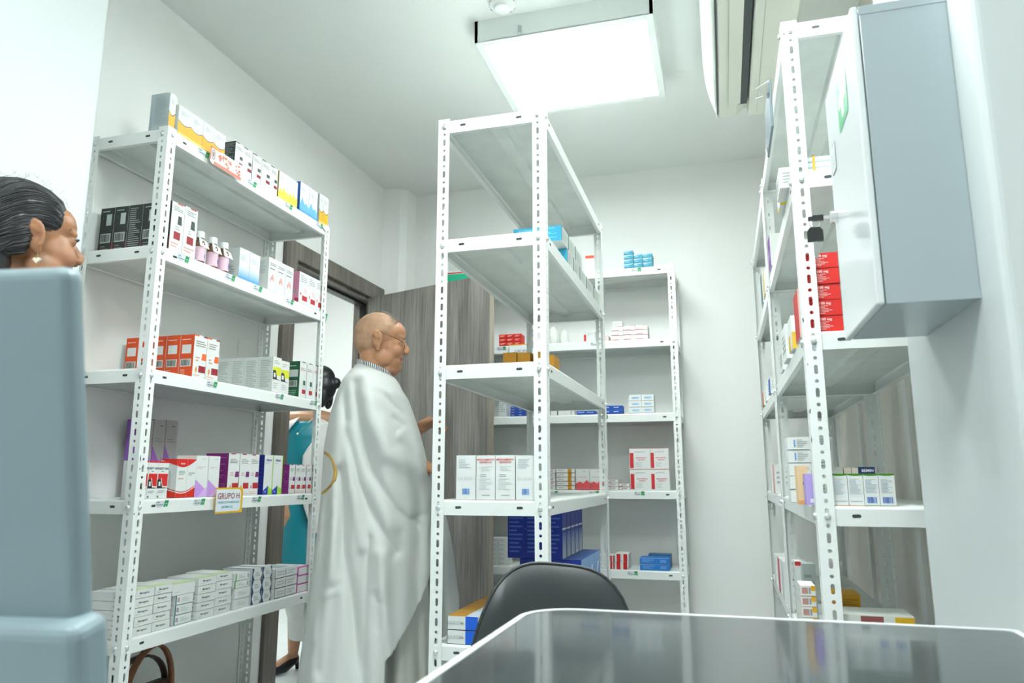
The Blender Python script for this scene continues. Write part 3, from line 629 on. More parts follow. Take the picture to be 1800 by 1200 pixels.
D_REDSM = [('r','F',0,.9,1,1,'#d84a3c'), ('r','F',.2,.3,.75,.7,'#aeb5b5'), ('r','F',0,0,.4,.12,'#8f2f28')]
D_WREDT = [('r','F',.72,0,.90,1,'#cc2228'), ('lines','F',.1,.6,.6,.8,1,'#8a9292'), ('lines','F',.1,.2,.65,.35,1,'#e07a78'), ('r','F',.95,0,1,1,'#cc2228')]
D_BRBLUE = [('lines','F',.08,.25,.5,.8,4,'#7fb2ec'), ('lines','F',.7,.25,.92,.75,3,'#8fbdf0'), ('r','F',0,.96,1,1,'#cfe0f4')]
D_BIGBLUE = [('lines','F',.08,.1,.88,.92,9,'#4a6cc8'), ('r','F',.0,.0,.02,1,'#2b4ea0'), ('grad','R',0,.55,'#dfe5e6','#3558b8'), ('r','R',.0,.62,1,.66,'#cfd8ea'), ('r','R',.88,0,1,1,'#0f2f94',2)]
D_LOWBLUE = [('lines','F',.1,.5,.8,.8,1,'#3858c0'), ('grad','R',0,1,'#3a78d0','#8ab0e0'), ('p','R',[(.1,.1),(.3,.1),(.7,.8),(.5,.8)],'#dfe8f4',3), ('r','T',0,0,1,1,'#4a6ab0')]
D_BLGOLD = [('text','F','BAXOM',.28,.5,.013,'#c4cac8'), ('r','F',.60,0,1,1,'#1460d8'), ('r','T',0,0,.6,1,'#c08a2c'), ('r','T',.6,0,1,1,'#c9d2de'), ('r','F',0,0,1,.03,'#3a4246'), ('r','F',0,0,.02,1,'#4a5256')]
D_CYAN = [('lines','L',.1,.1,.9,.9,9,'#8adcf0'), ('lines','F',.15,.15,.85,.85,6,'#b5c8c2'), ('r','F',.0,.0,.06,1,'#3a4a48')]

GRP = {}
def spot(i, n, frm): return ('only one' if n == 1 else ORD[i]+' from '+frm)
def tier_word(k, n):
    if n == 1: return ''
    if k == 0: return 'bottom'
    if k == n-1: return 'top'
    return ORD[k]+' up'
USED = {}
def reg(o, label, cat, group):
    o['label'] = label; o['category'] = cat
    if group: o['group'] = group
    USED.setdefault(label, []).append(o.name)
    return o

def row(rackkey, si, kind, bounds, ytop, desc, where, body=WH, deco=(), depth=None, tiers=1, cols_deep=1, frm=None, gap=.0012, off=.008, zb=None, group=None, side_first=0, cat='medicine box', inset=0, name=None, jit=.0015, key=None):
    """row of cartons whose front faces lie on a shelf's long front; bounds are photo columns of the face edges"""
    z = ZS[si] if zb is None else zb
    n = len(bounds)-1
    if rackkey == 'M+x': gap = .004; jit = 0
    frm = frm or {'L': 'near end', 'B': 'left', 'M-y': 'left'}.get(rackkey, 'near end')
    if rackkey == 'L': fx = -1.600-off-inset; f = lambda p: y_of(p, fx, z)
    elif rackkey == 'B': fy = 3.70+off+inset; f = lambda p: x_of(p, fy, z)
    elif rackkey == 'M+x': fx = -.456-off-inset; f = lambda p: y_of(p, fx, z)
    elif rackkey == 'M-y': fy = 1.945+off+inset; f = lambda p: x_of(p, fy, z)
    elif rackkey == 'R-y': fy = 1.712+off+inset; f = lambda p: x_of(p, fy, z)
    e = [f(p) for p in bounds]
    if rackkey == 'L':
        e[0] = max(e[0], 1.750)
        if e[-1] > 2.720: q_ = (2.720-e[0])/(e[-1]-e[0]); e = [e[0]+(v-e[0])*q_ for v in e]
    if rackkey in ('L', 'M+x'): H = z_of(ytop, fx, e[0])-z
    else: H = z_of(ytop, e[0], fy)-z
    h = H/tiers
    ws = [abs(e[i+1]-e[i])-gap for i in range(n)]
    wavg = sum(ws)/n
    d = depth or min(.10, max(.035, wavg*1.1))
    out = []
    name = name or 'medicine_box'
    g = group or (desc+', '+where)
    for i in range(n):
        w_ = ws[i] if abs(ws[i]-wavg) > wavg*.03 else min(ws[i], wavg)
        me = carton(name, w_, d, h-.0006, body, deco, key or desc)
        mid = (e[i]+e[i+1])/2
        for c in range(cols_deep):
            for k in range(tiers):
                q = random.uniform(-jit, jit); r0 = random.uniform(-.018, .018) if tiers > 1 else random.uniform(-.006, .006)
                if rackkey == 'M+x': r0 = 0
                dd = d/2+c*(d+.002)+abs(q)
                if rackkey in ('L', 'M+x'): loc = (fx-dd, mid, z+k*h); r = PI/2
                else: loc = (mid, fy+dd, z+k*h); r = 0
                o = link(name, me, None, (loc[0], loc[1], loc[2]+.0005), r+r0)
                bits = [desc]
                if n > 1: bits.append(ORD[i]+' from '+frm)
                if tiers > 1: bits.append(tier_word(k, tiers))
                if cols_deep > 1: bits.append(['front', 'second', 'third', 'fourth', 'rear'][c]+' deep')
                lab = ', '.join(bits)
                if len(lab.split()) < 15: lab += ', '+where
                reg(o, lab, cat, g if (n*tiers*cols_deep > 1) else None); out.append(o)
    return out

# ---- left rack, front faces look to +x, near side faces (L) look to the camera
T1, T2, T3, T4, T5 = 'left rack top shelf', 'left rack second shelf', 'left rack third shelf', 'left rack fourth shelf', 'left rack lowest shelf'
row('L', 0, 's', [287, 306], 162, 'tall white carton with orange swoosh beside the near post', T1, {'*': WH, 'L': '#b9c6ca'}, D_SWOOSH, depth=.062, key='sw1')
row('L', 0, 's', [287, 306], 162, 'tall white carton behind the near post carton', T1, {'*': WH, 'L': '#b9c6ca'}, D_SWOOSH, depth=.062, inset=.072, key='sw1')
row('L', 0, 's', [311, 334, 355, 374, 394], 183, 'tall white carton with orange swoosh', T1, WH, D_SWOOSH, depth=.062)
row('L', 0, 's', [411, 426, 442, 458, 474, 487], 247, 'white carton with red band and dark side', T1, {'*': WH, 'L': '#39433f'}, D_BLACKRED, depth=.058)
row('L', 0, 's', [489, 505, 522], 299, 'white carton with yellow flame base', T1, {'*': WH, 'L': '#a8901c'}, D_YELLOW, depth=.05)
row('L', 0, 's', [526, 542, 557], 318, 'white carton with blue flame base', T1, {'*': WH, 'L': '#1f66b8', 'T': '#dfe6ea'}, D_BLUE, depth=.06)
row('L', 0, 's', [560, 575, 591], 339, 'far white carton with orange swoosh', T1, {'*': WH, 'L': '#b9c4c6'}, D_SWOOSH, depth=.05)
# second shelf
z = ZS[1]; fx = -1.608
yk0 = max(1.75, y_of(296, -1.608, ZS[1])); yk1 = y_of(319, -1.608, ZS[1]); hk = z_of(352, -1.608, yk0)-ZS[1]
for i in range(5):
    x1 = -1.608-i*.0545; y0 = yk0
    me = carton('medicine_box', yk1-yk0-.001, .0535, hk, {'*': WH, 'L': '#2f3835', 'T': '#3a423f'}, D_BLACKNEAR if i != 2 else D_BLACKNEAR[:0]+[('lines','L',.1,.08,.9,.95,20,'#a5adaa')], 'blackend%d' % (i == 2))
    o = link('medicine_box', me, None, (x1-.02675, (yk0+yk1)/2, z), PI/2)
    reg(o, ['black-ended carton behind the near post, nearest the aisle', 'black-ended carton beside the near post with barcode', 'black-ended carton full of small print', 'black-ended carton with barcode, fourth from the aisle', 'black-ended carton nearest the wall'][i]+', '+T2, 'medicine box', 'black-ended cartons, '+T2)
row('L', 1, 's', [319, 342], 361, 'white carton with black and red label', T2, {'*': WH, 'L': '#2f3835'}, D_BLACKNEAR, depth=.064, jit=0)
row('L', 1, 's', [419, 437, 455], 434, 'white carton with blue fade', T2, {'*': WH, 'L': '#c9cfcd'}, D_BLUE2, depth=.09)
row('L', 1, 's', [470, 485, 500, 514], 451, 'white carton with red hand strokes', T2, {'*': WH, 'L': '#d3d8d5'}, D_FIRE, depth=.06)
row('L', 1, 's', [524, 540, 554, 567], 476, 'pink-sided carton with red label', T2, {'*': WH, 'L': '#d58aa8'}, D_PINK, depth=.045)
# third shelf
_, = [0]
yor = y_of(337, -1.608, ZS[2]); wor = y_of(360, -1.608, ZS[2])-yor; hor = z_of(587, -1.608, yor)-ZS[2]
for c in range(5):
    me = carton('medicine_box', wor-.001, .0515, hor, {'*': WH, 'L': '#e0501f', 'T': '#d8602c'}, D_ORANGE, 'orange')
    o = link('medicine_box', me, None, (-1.608-.026-c*.0535, yor+wor/2, ZS[2]), PI/2)
    reg(o, 'orange-sided carton, %s from the aisle, %s' % (ORD[c], T3), 'medicine box', 'orange-sided cartons, '+T3)
row('L', 2, 's', [360, 382], 593, 'orange-sided carton with white front, behind the first', T3, {'*': WH, 'L': '#e0501f'}, D_ORANGE, depth=.0515)
yy0 = y_of(477, -1.608, ZS[2]); hw = z_of(626, -1.608, yy0)-ZS[2]; wyy = y_of(492, -1.608, ZS[2])-yy0
for c in range(4):
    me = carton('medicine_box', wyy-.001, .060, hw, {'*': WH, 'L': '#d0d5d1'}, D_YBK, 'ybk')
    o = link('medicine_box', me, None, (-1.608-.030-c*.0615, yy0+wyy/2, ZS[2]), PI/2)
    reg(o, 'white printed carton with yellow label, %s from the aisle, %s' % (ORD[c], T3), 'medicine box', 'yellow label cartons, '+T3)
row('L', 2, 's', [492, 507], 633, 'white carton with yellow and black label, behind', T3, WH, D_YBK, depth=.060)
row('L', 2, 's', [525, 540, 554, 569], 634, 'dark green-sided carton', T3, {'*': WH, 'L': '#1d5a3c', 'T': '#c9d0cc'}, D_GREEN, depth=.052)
# fourth shelf
for i in range(3):
    y0 = y_of([274, 265, 245][i], -1.83, ZS[3]); 
    me = carton('medicine_box', .055, .055, z_of(738, -1.83, y0)-ZS[3], {'*': '#b9b6b0', 'L': '#9460b8'}, D_LILACT, 'lilactall')
    o = link('medicine_box', me, None, (-1.85+.01, y_of(296, -1.83, ZS[3])-.03-i*.057, ZS[3]), PI/2)
    reg(o, 'tall grey carton with purple base by the wall, %s from the far side' % ORD[i], 'medicine box', 'tall purple-based cartons, '+T4)
row('L', 3, 's', [237, 257, 274, 293], 809, 'red and black carton', T4, WH, D_REDBK, depth=.05)
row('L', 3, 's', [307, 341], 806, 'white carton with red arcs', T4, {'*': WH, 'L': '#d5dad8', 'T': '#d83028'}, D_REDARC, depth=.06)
row('L', 3, 's', [341, 363, 383], 800, 'pale lilac carton', T4, {'*': WH, 'T': '#b98ad6'}, D_LILAC, depth=.075)
row('L', 3, 's', [398, 418, 436, 453], 796, 'maroon-sided carton', T4, {'*': WH, 'L': '#7a1f6c', 'T': '#8a3078'}, D_MAROON, depth=.09)
row('L', 3, 's', [462, 478, 495], 799, 'navy-sided carton with green stripe', T4, {'*': WH, 'L': '#14207e'}, D_BLUEGR, depth=.055)
row('L', 3, 's', [507, 520, 532, 544, 555, 565], 816, 'small maroon-sided carton', T4, {'*': WH, 'L': '#86207c'}, D_MAROON, depth=.055, key='smallmaroon')
# lowest shelf, flat boxes in stacks
row('L', 4, 's', [233, 266], 1037, 'flat white box, nearest stack', T5, WH, D_SMALLW, tiers=5, depth=.12, jit=.003)
row('L', 4, 's', [267, 298], 1030, 'flat white box, second stack', T5, WH, D_SMALLW, tiers=5, depth=.12, jit=.003)
row('L', 4, 's', [206, 232], 1042, 'flat white box, stack behind near post', T5, WH, D_SMALLW, tiers=5, depth=.12)
row('L', 4, 's', [306, 337], 1047, 'flat box with teal edge', T5, WH, D_TEALEND, tiers=3, depth=.12, jit=.003)
za = z_of(1047, -1.608, y_of(306, -1.608, .496))
row('L', 4, 's', [303, 343], 1027, 'flat white box lying on the teal-edged stack', T5, WH, D_SMALLW[1:], depth=.13, zb=za, inset=.0, key='lid')
row('L', 4, 's', [345, 376], 1016, 'flat white box, third stack', T5, WH, D_SMALLW, tiers=5, depth=.12, jit=.003)
row('L', 4, 's', [377, 405], 1008, 'flat white box, fourth stack', T5, WH, D_SMALLW, tiers=5, depth=.12, jit=.003)
row('L', 4, 's', [412, 438], 1035, 'plain flat box under green-edged ones', T5, WH, [('lines','F',.2,.3,.8,.7,3,'#cdd4d2')], tiers=2, depth=.12, jit=.003)
za = z_of(1035, -1.608, y_of(412, -1.608, .496))
row('L', 4, 's', [412, 438], 1009, 'flat box with green edge', T5, WH, D_GREENEND, tiers=2, depth=.12, zb=za, jit=.003)
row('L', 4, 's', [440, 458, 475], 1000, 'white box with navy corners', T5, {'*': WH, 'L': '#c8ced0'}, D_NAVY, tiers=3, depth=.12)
row('L', 4, 's', [481, 521], 1001, 'long flat box with dark edges', T5, WH, D_DARKEDGE, tiers=3, depth=.13)
row('L', 4, 's', [522, 546], 997, 'flat box with magenta edges', T5, {'*': WH, 'L': '#d46ab8'}, D_PINKEDGE, tiers=3, depth=.15)

# bottles
MBR = mat('brown_glass', (.16, .065, .015), .12, spec=.8, coat=.6); MCAPW = mat('white_cap', (.82, .84, .84), .4)
MPK = mat('pink_label', (.80, .55, .66), .5); MPAP = mat('folded_leaflet', (.76, .80, .80), .6)
bot0 = None
for i, (p0, p1, yt) in enumerate([(338, 360, 408), (362, 382, 417), (383, 400, 427)]):
    x = -1.632; y0, y1 = y_of(p0, x, ZS[1]+.03), y_of(p1, x, ZS[1]+.03); r = .0195; yc = (y0+y1)/2; hh = z_of(yt, x, yc)-ZS[1]
    lab = ['brown bottle with white cap and pink label, nearest the near end', 'middle brown bottle with white cap and leaflet', 'brown bottle with leaflet, beside the blue-faded cartons'][i]+', '+T2
    t = tag(link('medicine_bottle', None, None, (x, yc, ZS[1]+.0006)), lab, 'bottle', 'brown glass bottles, '+T2)
    if bot0 is None:
        b = MB(); b.lathe([(r-.002, 0), (r, .002), (r, hh*.60), (r*.8, hh*.70), (r*.55, hh*.74), (r*.55, hh*.80)], MBR, 24); m1 = b.mesh('glass_body')
        b = MB(); b.lathe([(r*.72, hh*.80), (r*.74, hh*.82), (r*.74, hh*.985), (r*.68, hh)], MCAPW, 24); m2 = b.mesh('cap')
        b = MB(); n = 20; vs = []
        for j in range(n+1):
            a = -PI*.62+j*PI*1.24/n
            for zz in (hh*.06, hh*.50): vs.append(((r+.0006)*math.cos(a), (r+.0006)*math.sin(a), zz))
        b.add(vs, [(2*j, 2*j+2, 2*j+3, 2*j+1) for j in range(n)], MPK, True)
        b.add([((r+.0011)*math.cos(a)*1.0, (r+.0011)*math.sin(a), hh*.22+zz) for a, zz in [(.30+.16*math.cos(q*PI/8), .009*math.sin(q*PI/8)) for q in range(16)]], [tuple(range(16))], C('#3a5cb0')); m3 = b.mesh('label')
        b = MB(); b.hexa([(r*.85, -.018, hh*.52), (r*1.02, -.018, hh*.50), (r*1.25, .020, hh*.48), (r*1.1, .022, hh*.50)], [(r*.4, -.016, hh*.80), (r*.6, -.016, hh*.79), (r*.8, .018, hh*.70), (r*.6, .018, hh*.72)], MPAP); m4 = b.mesh('leaflet')
        bot0 = 1
    for nm, me in (('glass_body', m1), ('cap', m2), ('label', m3), ('leaflet', m4)): link(nm, me, t, (0, 0, 0))

# ---- middle rack
row('M-y', 3, 's', [801, 836], 800, 'tall white carton with blue barcode, leftmost on middle rack', 'fourth shelf', WH, D_MEDB, depth=.06, jit=.001)
row('M-y', 3, 's', [836.5, 870, 906], 800, 'tall white generic medicine carton with red heading', 'middle rack fourth shelf', WH, D_MEDF, depth=.06, jit=.001, frm='left')
row('M-y', 3, 's', [906.5, 941], 800, 'tall white carton with blue barcode by right front post', 'middle rack', WH, D_MEDB, depth=.06, jit=.001)
# side stacks on the second shelf
yb = y_of(986, -.47, ZS[1]+.05)
row('M+x', 1, 's', [997, 1008, 1019, 1031, 1043, 1054], 436, 'white carton on the aisle side, lower layer', 'middle rack second shelf', {'*': '#dfe3dc', 'L': '#35a9cf'}, D_CYAN, depth=.16, frm='near end')
zt = z_of(436, -.464, y_of(997, -.464, ZS[1])); 
row('M+x', 1, 's', [987, 999, 1011, 1023], 395, 'white carton with blue end, upper layer', 'middle rack second shelf', {'*': '#dfe3dc', 'L': '#35a9cf'}, D_CYAN, depth=.16, zb=zt, frm='near end')
# ochre boxes third shelf
for i, (p0, p1) in enumerate([(884, 908), (909.5, 932), (937, 951), (953, 974)]):
    yf = 2.42; x0, x1 = x_of(p0, yf, ZS[2]+.04), x_of(p1, yf, ZS[2]+.04)
    h = z_of(620 if i < 3 else 624, x0, yf)-ZS[2]
    me = carton('medicine_box', x1-x0-.001, .09, h, {'*': '#c98d1c', 'T': '#d9c7a0'}, D_OCHRF, 'ochre%d' % i)
    o = link('medicine_box', me, None, ((x0+x1)/2, yf+.045, ZS[2]), 0)
    reg(o, 'ochre carton on middle rack third shelf, %s from the left' % ORD[i], 'medicine box', 'ochre cartons on the middle rack')
# blue cartons on the fifth shelf
yf = 2.47; zl = ZS[4]; zm = z_of(983, x_of(989, yf, .67), yf)
XR0 = x_of(1022, yf, .66)
wlow = .105
for i in range(2):
    for j in range(3):
        me = carton('medicine_box', wlow-.002, .125, zm-zl-.001, {'*': '#16309a'}, D_LOWBLUE, 'lowblue')
        o = link('medicine_box', me, None, (XR0-wlow/2-i*wlow, yf+.0635+j*.127, zl))
        if i == 0 or j == 0: reg(o, 'wide dark blue box under tall blue cartons, %s from right, %s row' % (ORD[i], ['front', 'middle', 'rear'][j]), 'medicine box', 'wide blue boxes on the middle rack')
        else: bpy.data.objects.remove(o)
XR1 = x_of(989, yf, .72); XL1 = x_of(892, yf, .72); wt = (XR1-XL1)/3
for i in range(3):
    for j in range(5 if i == 0 else 1):
        me = carton('medicine_box', wt-.0015, .066, .150, {'*': '#14309c'}, D_BIGBLUE, 'bigblue')
        o = link('medicine_box', me, None, (XR1-wt/2-i*wt, yf+.034+j*.073, zm))
        reg(o, 'tall blue carton on middle rack fifth shelf, %s from right, %s from front' % (ORD[i], ORD[j]), 'medicine box', 'tall blue cartons on the middle rack')
# white, blue and gold boxes on the fifth shelf front
for j in range(5):
    for k in range(2):
        xl, xr_ = x_of(786, 1.955, .56), x_of(840, 1.955, .56); h = (z_of(1081, xl, 1.955)-ZS[4])/2
        me = carton('medicine_box', xr_-xl, .085, h-.001, {'*': '#dfe4e2'}, D_BLGOLD, 'blgold')
        o = link('medicine_box', me, None, ((xl+xr_)/2, 1.955+.0425+j*.088, ZS[4]+k*h))
        reg(o, 'white blue and gold box, %s row from front, %s layer, middle rack fifth shelf' % (ORD[j], ['lower', 'upper'][k]), 'medicine box', 'white blue and gold boxes, middle rack')

# ---- back rack
K1, K2, K3, K4, K5 = ['back rack %s shelf' % s for s in ('top', 'second', 'third', 'fourth', 'fifth')]
row('B', 0, 's', [1097, 1113.5], 441, 'small teal box, left stack of four', K1, '#2c93a8', D_TEALS, tiers=4, depth=.09)
row('B', 0, 's', [1114, 1130, 1147], 447, 'small teal box, right stacks', K1, '#2c93a8', D_TEALS, tiers=3, depth=.09)
row('B', 0, 's', [1029, 1045], 449, 'white carton with orange edge', K1, {'*': '#e8ebe8'}, [('r','F',0,.80,1,.98,'#e8502c')], tiers=1, depth=.09, zb=2.0)
t = row('B', 0, 's', [784, 824], 458, 'large white carton with red and green bands above the door', K1, {'*': '#dfe3de'}, [('r','FR',0,.0,1,.34,'#1fb48c'), ('r','FR',0,.36,1,.42,'#d8403a'), ('lines','F',.1,.5,.9,.9,5,'#b4bab6')], depth=.12)
row('B', 1, 's', [877, 890, 903, 916], 588, 'small red box', K2, '#d8281c', D_REDROW, tiers=3, depth=.08)
row('B', 1, 's', [1026, 1046], 584, 'white carton with red bar', K2, WH, D_REDBAR, depth=.08)
row('B', 1, 's', [1059, 1064, 1070], 590, 'narrow pale pink box', K2, '#e8d5cf', [], depth=.08)
row('B', 1, 's', [1075, 1096, 1118, 1139], 574, 'flat white box with red lines', K2, WH, D_REDLINE, tiers=3, depth=.10)
row('B', 1, 's', [1077, 1094], 565, 'single white box on top of the left red-lined stack', K2, WH, [('lines','F',.1,.3,.9,.7,1,'#d8d0c0')], depth=.06, zb=z_of(574, x_of(1077, 3.708, 1.63), 3.708))
row('B', 2, 's', [877, 890], 706, 'white carton behind the door edge', K3, {'*': '#dbe2e2'}, [('lines','F',.1,.3,.9,.9,5,'#a9b8b8')], depth=.08)
row('B', 2, 's', [897, 911, 923], 714, 'small royal blue box', K3, '#1d48a8', D_BLUES, tiers=4, depth=.08)
row('B', 2, 's', [967, 979, 1004, 1010], 720, 'white carton with dark red stripe', K3, WH, [('r','F',0,0,.08,1,'#5a1f28')], depth=.07)
row('B', 2, 's', [1014, 1030, 1046], 722, 'low royal blue box, left pair', K3, '#1650b0', D_BLUES, tiers=1, depth=.08)
row('B', 2, 's', [1060, 1077, 1094], 713, 'low royal blue box, right stacks', K3, '#1650b0', D_BLUES, tiers=2, depth=.08)
row('B', 2, 's', [1106, 1128, 1150], 694, 'white box with pale blue label', K3, WH, D_LB, tiers=3, depth=.09)
row('B', 3, 's', [962, 976], 824, 'flat white box left of the gold-banded stack', K4, WH, D_REDSM, tiers=5, depth=.09)
row('B', 3, 's', [978, 1011], 824, 'flat white box with gold band', K4, WH, D_GOLDBAND, tiers=5, depth=.10)
row('B', 3, 's', [1012, 1037, 1061], 824, 'white carton with red fade', K4, WH, D_PINKRED, depth=.08)
row('B', 3, 's', [1066, 1087], 842, 'small white box with red edge, stack of three', K4, WH, D_REDSM, tiers=3, depth=.08)
row('B', 3, 's', [1088, 1107], 849, 'small white box with red edge, stack of two', K4, WH, D_REDSM, tiers=2, depth=.08)
row('B', 3, 's', [1108, 1145, 1178], 788, 'large white generic medicine carton with red bar', K4, {'*': WH, 'T': '#d85050'}, D_BIGRED, tiers=2, depth=.09)
row('B', 4, 's', [860, 876, 891], 945, 'flat white box by the blue cartons', K5, WH, [('lines','F',.1,.3,.9,.7,1,'#b0b8b6')], tiers=6, depth=.10)
row('B', 4, 's', [1030, 1045, 1080], 975, 'white box with red bars', K5, WH, D_WREDT, tiers=2, depth=.10)
row('B', 4, 's', [1081, 1093, 1105], 973, 'narrow white box with wide red stripe', K5, WH, [('r','F',.25,0,.85,1,'#cc2228')], tiers=2, depth=.12)
row('B', 4, 's', [1125, 1177], 980, 'wide bright blue box', K5, '#1f78cc', D_BRBLUE, tiers=2, depth=.10)
row('B', 4, 's', [1140, 1180], 974, 'thin blue box behind the bright blue ones', K5, '#2b6f9c', [], tiers=1, depth=.08, inset=.12)
# rolls of paper/wrapped bottles on the second shelf
for i, (px, py, r) in enumerate([(972, 583, .030), (981, 590, .026)]):
    p = at(px, 606, y=3.76); b = MB(); z1 = z_of(575 if i == 0 else 579, p.x, 3.76); rr = r
    b.lathe([(rr*.9, 0), (rr, .006), (rr, (z1-1.624)*.6), (rr*.8, (z1-1.624)*.8), (rr*.5, (z1-1.624)*.9), (rr*.45, z1-1.624)], mat('wrapped_white', (.78, .8, .76), .5, bump=(120, .5)), 20)
    o = b.build('wrapped_bottle', None, (p.x+i*.03, 3.76+i*.02, 1.6245)); reg(o, ['left white wrapped bottle on back rack second shelf', 'right white wrapped bottle on back rack second shelf'][i], 'bottle', None)

# ---- right racks (front long side looks to -x, near short side to the camera)
NX0 = .186
def rrow(si, bounds, ytop, desc, where, body, deco, depth=.06, tiers=1, yf=None, zb=None, key=None, cat='medicine box'):
    z = ZS[si] if zb is None else zb; yf = yf or 1.722; n = len(bounds)-1
    e = [x_of(p, yf, z) for p in bounds]; H = z_of(ytop, e[0], yf)-z; h = H/tiers
    for i in range(n):
        me = carton('medicine_box', depth, e[i+1]-e[i]-.001, h-.0006, body, deco, (key or desc)+str(i == 0))
        for k in range(tiers):
            o = link('medicine_box', me, None, ((e[i]+e[i+1])/2, yf+depth/2+random.uniform(0, .002), z+k*h), -PI/2+random.uniform(-.008, .008))
            bits = [desc]
            if n > 1: bits.append(ORD[i]+' from left')
            if tiers > 1: bits.append(tier_word(k, tiers))
            lab = ', '.join(bits)
            if len(lab.split()) < 14: lab += ', '+where
            reg(o, lab, cat, (desc+', '+where) if n*tiers > 1 else None)
def nrow(si, bounds, ytop, desc, where, body, deco, depth=.06, tiers=1, yf=None, zb=None, key=None):
    """cartons on the right racks whose front (F) face looks to the camera"""
    z = ZS[si] if zb is None else zb; yf = yf or 1.722; n = len(bounds)-1
    e = [x_of(p, yf, z) for p in bounds]; H = z_of(ytop, e[0], yf)-z; h = H/tiers
    for i in range(n):
        me = carton('medicine_box', e[i+1]-e[i]-.001, depth, h-.0006, body, deco if not isinstance(deco, dict) else deco[i], (key or desc)+(str(i) if isinstance(deco, dict) else ''))
        for k in range(tiers):
            o = link('medicine_box', me, None, ((e[i]+e[i+1])/2, yf+depth/2+random.uniform(0, .002), z+k*h), random.uniform(-.006, .006))
            bits = [desc]
            if n > 1: bits.append(ORD[i]+' from left')
            if tiers > 1: bits.append(tier_word(k, tiers))
            lab = ', '.join(bits)
            if len(lab.split()) < 14: lab += ', '+where
            reg(o, lab, 'medicine box', (desc+', '+where) if n*tiers > 1 else None)
Q2, Q3, Q4, Q5 = 'right rack second shelf', 'right rack third shelf', 'right rack fourth shelf', 'right rack fifth shelf'
def nat(si, bounds, ytop, *a, **k): nrow(si, bounds, ytop, *a, **k)
nrow(2, [1427, 1484], 446, 'wide red box with white print', Q3, '#d8261f', [(q[0], 'F')+tuple(q[2:]) for q in D_RED], depth=.09, tiers=5, yf=1.73)
nrow(3, [1466, 1493, 1521, 1548, 1577], 832, 'white carton with green top', Q4, {'*': WH, 'T': '#5cab2c'}, {0: D_GREENTOP, 1: D_GREENTOP, 2: D_GREENTOPB, 3: D_GREENTOPB}, depth=.045, yf=1.728)
nrow(3, [1488, 1514], 821, 'pale peach-ended carton behind green-topped ones', Q4, '#dccdc0', [('r','F',.5,0,.55,1,'#7a7a78')], depth=.10, yf=1.80)
nrow(3, [1462, 1487], 820, 'white carton behind green-topped ones', Q4, '#d5d6cf', [], depth=.10, yf=1.80)
nrow(3, [1514, 1544], 820, 'navy carton with white lettering', Q4, '#1a2a66', [('text','F','BEMIN',.55,.90,.0085,'#e8ecf4')], depth=.10, yf=1.80)
nrow(3, [1432, 1470], 767, 'white printed box, tall stack', Q4, '#d5dcdb', [('lines','F',.1,.15,.9,.85,5,'#9fb4bc'), ('r','F',.3,.2,.45,.8,'#a8c4dc')], depth=.08, tiers=5, yf=2.0)
nrow(3, [1391, 1431], 768, 'white box with blue print, left stack', Q4, WH, [('r','F',.28,.2,.36,.8,'#7aa4dc'), ('lines','F',.42,.15,.9,.85,5,'#aab4b4'), ('r','F',0,0,1,.04,'#9aa2a2')], depth=.08, tiers=5, yf=1.93)
nrow(3, [1404, 1424], 818, 'peach carton behind the near post', Q4, '#e8c99a', [('p','F',[(.5,.5),(.62,.5),(.62,.58),(.5,.58)],'#2a3a5a'), ('r','F',0,.0,1,.1,'#e0a060')], depth=.05, yf=1.80)
nrow(3, [1418, 1436], 832, 'lilac carton beside the near post', Q4, '#b3a0e0', [('r','F',.4,.08,.8,.2,'#e8e4f4')], depth=.04, yf=1.755)
nrow(4, [1480, 1525], 1043, 'ochre box with dark print', Q5, '#c8920e', [('lines','F',.3,.2,.9,.8,5,'#9a7010'), ('r','F',0,0,1,.04,'#5a4208')], depth=.09, tiers=4, yf=1.86)
nrow(4, [1484, 1622], 1078, 'long flat white box with yellow edge', Q5, '#d2d6cf', [('r','F',.75,.2,1,.9,'#d8a818'), ('r','F',.3,.2,.6,.9,'#8a4a48'), ('r','F',0,0,1,.1,'#5a5f5c')], depth=.10, tiers=7, yf=1.74)
nrow(4, [1418, 1446], 1028, 'white box with yellow corners, left stack', Q5, '#dfdfd8', [('r','F',.1,.2,.5,.8,'#b98a84'), ('r','F',.7,.5,1,1,'#e0a81c'), ('r','F',.55,.2,.68,.8,'#8f9aa0')], depth=.08, tiers=9, yf=1.80)
nrow(4, [1407, 1420], 986, 'white carton with red lid line', Q5, '#d5d9d5', [('r','F',0,.95,1,1,'#c03030'), ('lines','F',.2,.3,.8,.8,6,'#b5bab8')], depth=.05, yf=2.15)
nrow(4, [1421, 1445], 990, 'grey printed carton behind the left stack', Q5, '#a9b5b2', [('lines','F',.1,.1,.9,.9,10,'#8a9694')], depth=.05, yf=2.10)
# flat packs with a rubber band on the second shelf
for k in range(3):
    z0 = ZS[1]+k*.0135; b = MB(); b.box(-.075, -.05, 0, .075, .05, .0125, mat('clear_blister', (.55, .66, .70), .2)); 
    b.box(-.073, -.0505, .003, .073, -.0495, .010, mat('blister_paper', (.70, .76, .78), .5))
    o = b.build('blister_pack', None, (x_of(1455, 1.78, ZS[1]), 1.785, z0+.0003)); reg(o, 'flat clear blister pack with rubber band, %s, right rack second shelf' % ['bottom', 'middle', 'top'][k], 'blister pack', 'blister packs on the right rack')
b = MB(); xx_ = x_of(1431, 1.73, ZS[1]+.02); b.box(xx_-.003, 1.733, ZS[1], xx_+.003, 1.7345, ZS[1]+.043, C('#d8a83c')); b.box(xx_-.003, 1.733, ZS[1]+.0415, xx_+.003, 1.84, ZS[1]+.043, C('#d8a83c'))
tag(b.build('rubber_band'), 'yellow rubber band around the blister packs, right rack second shelf', 'rubber band')
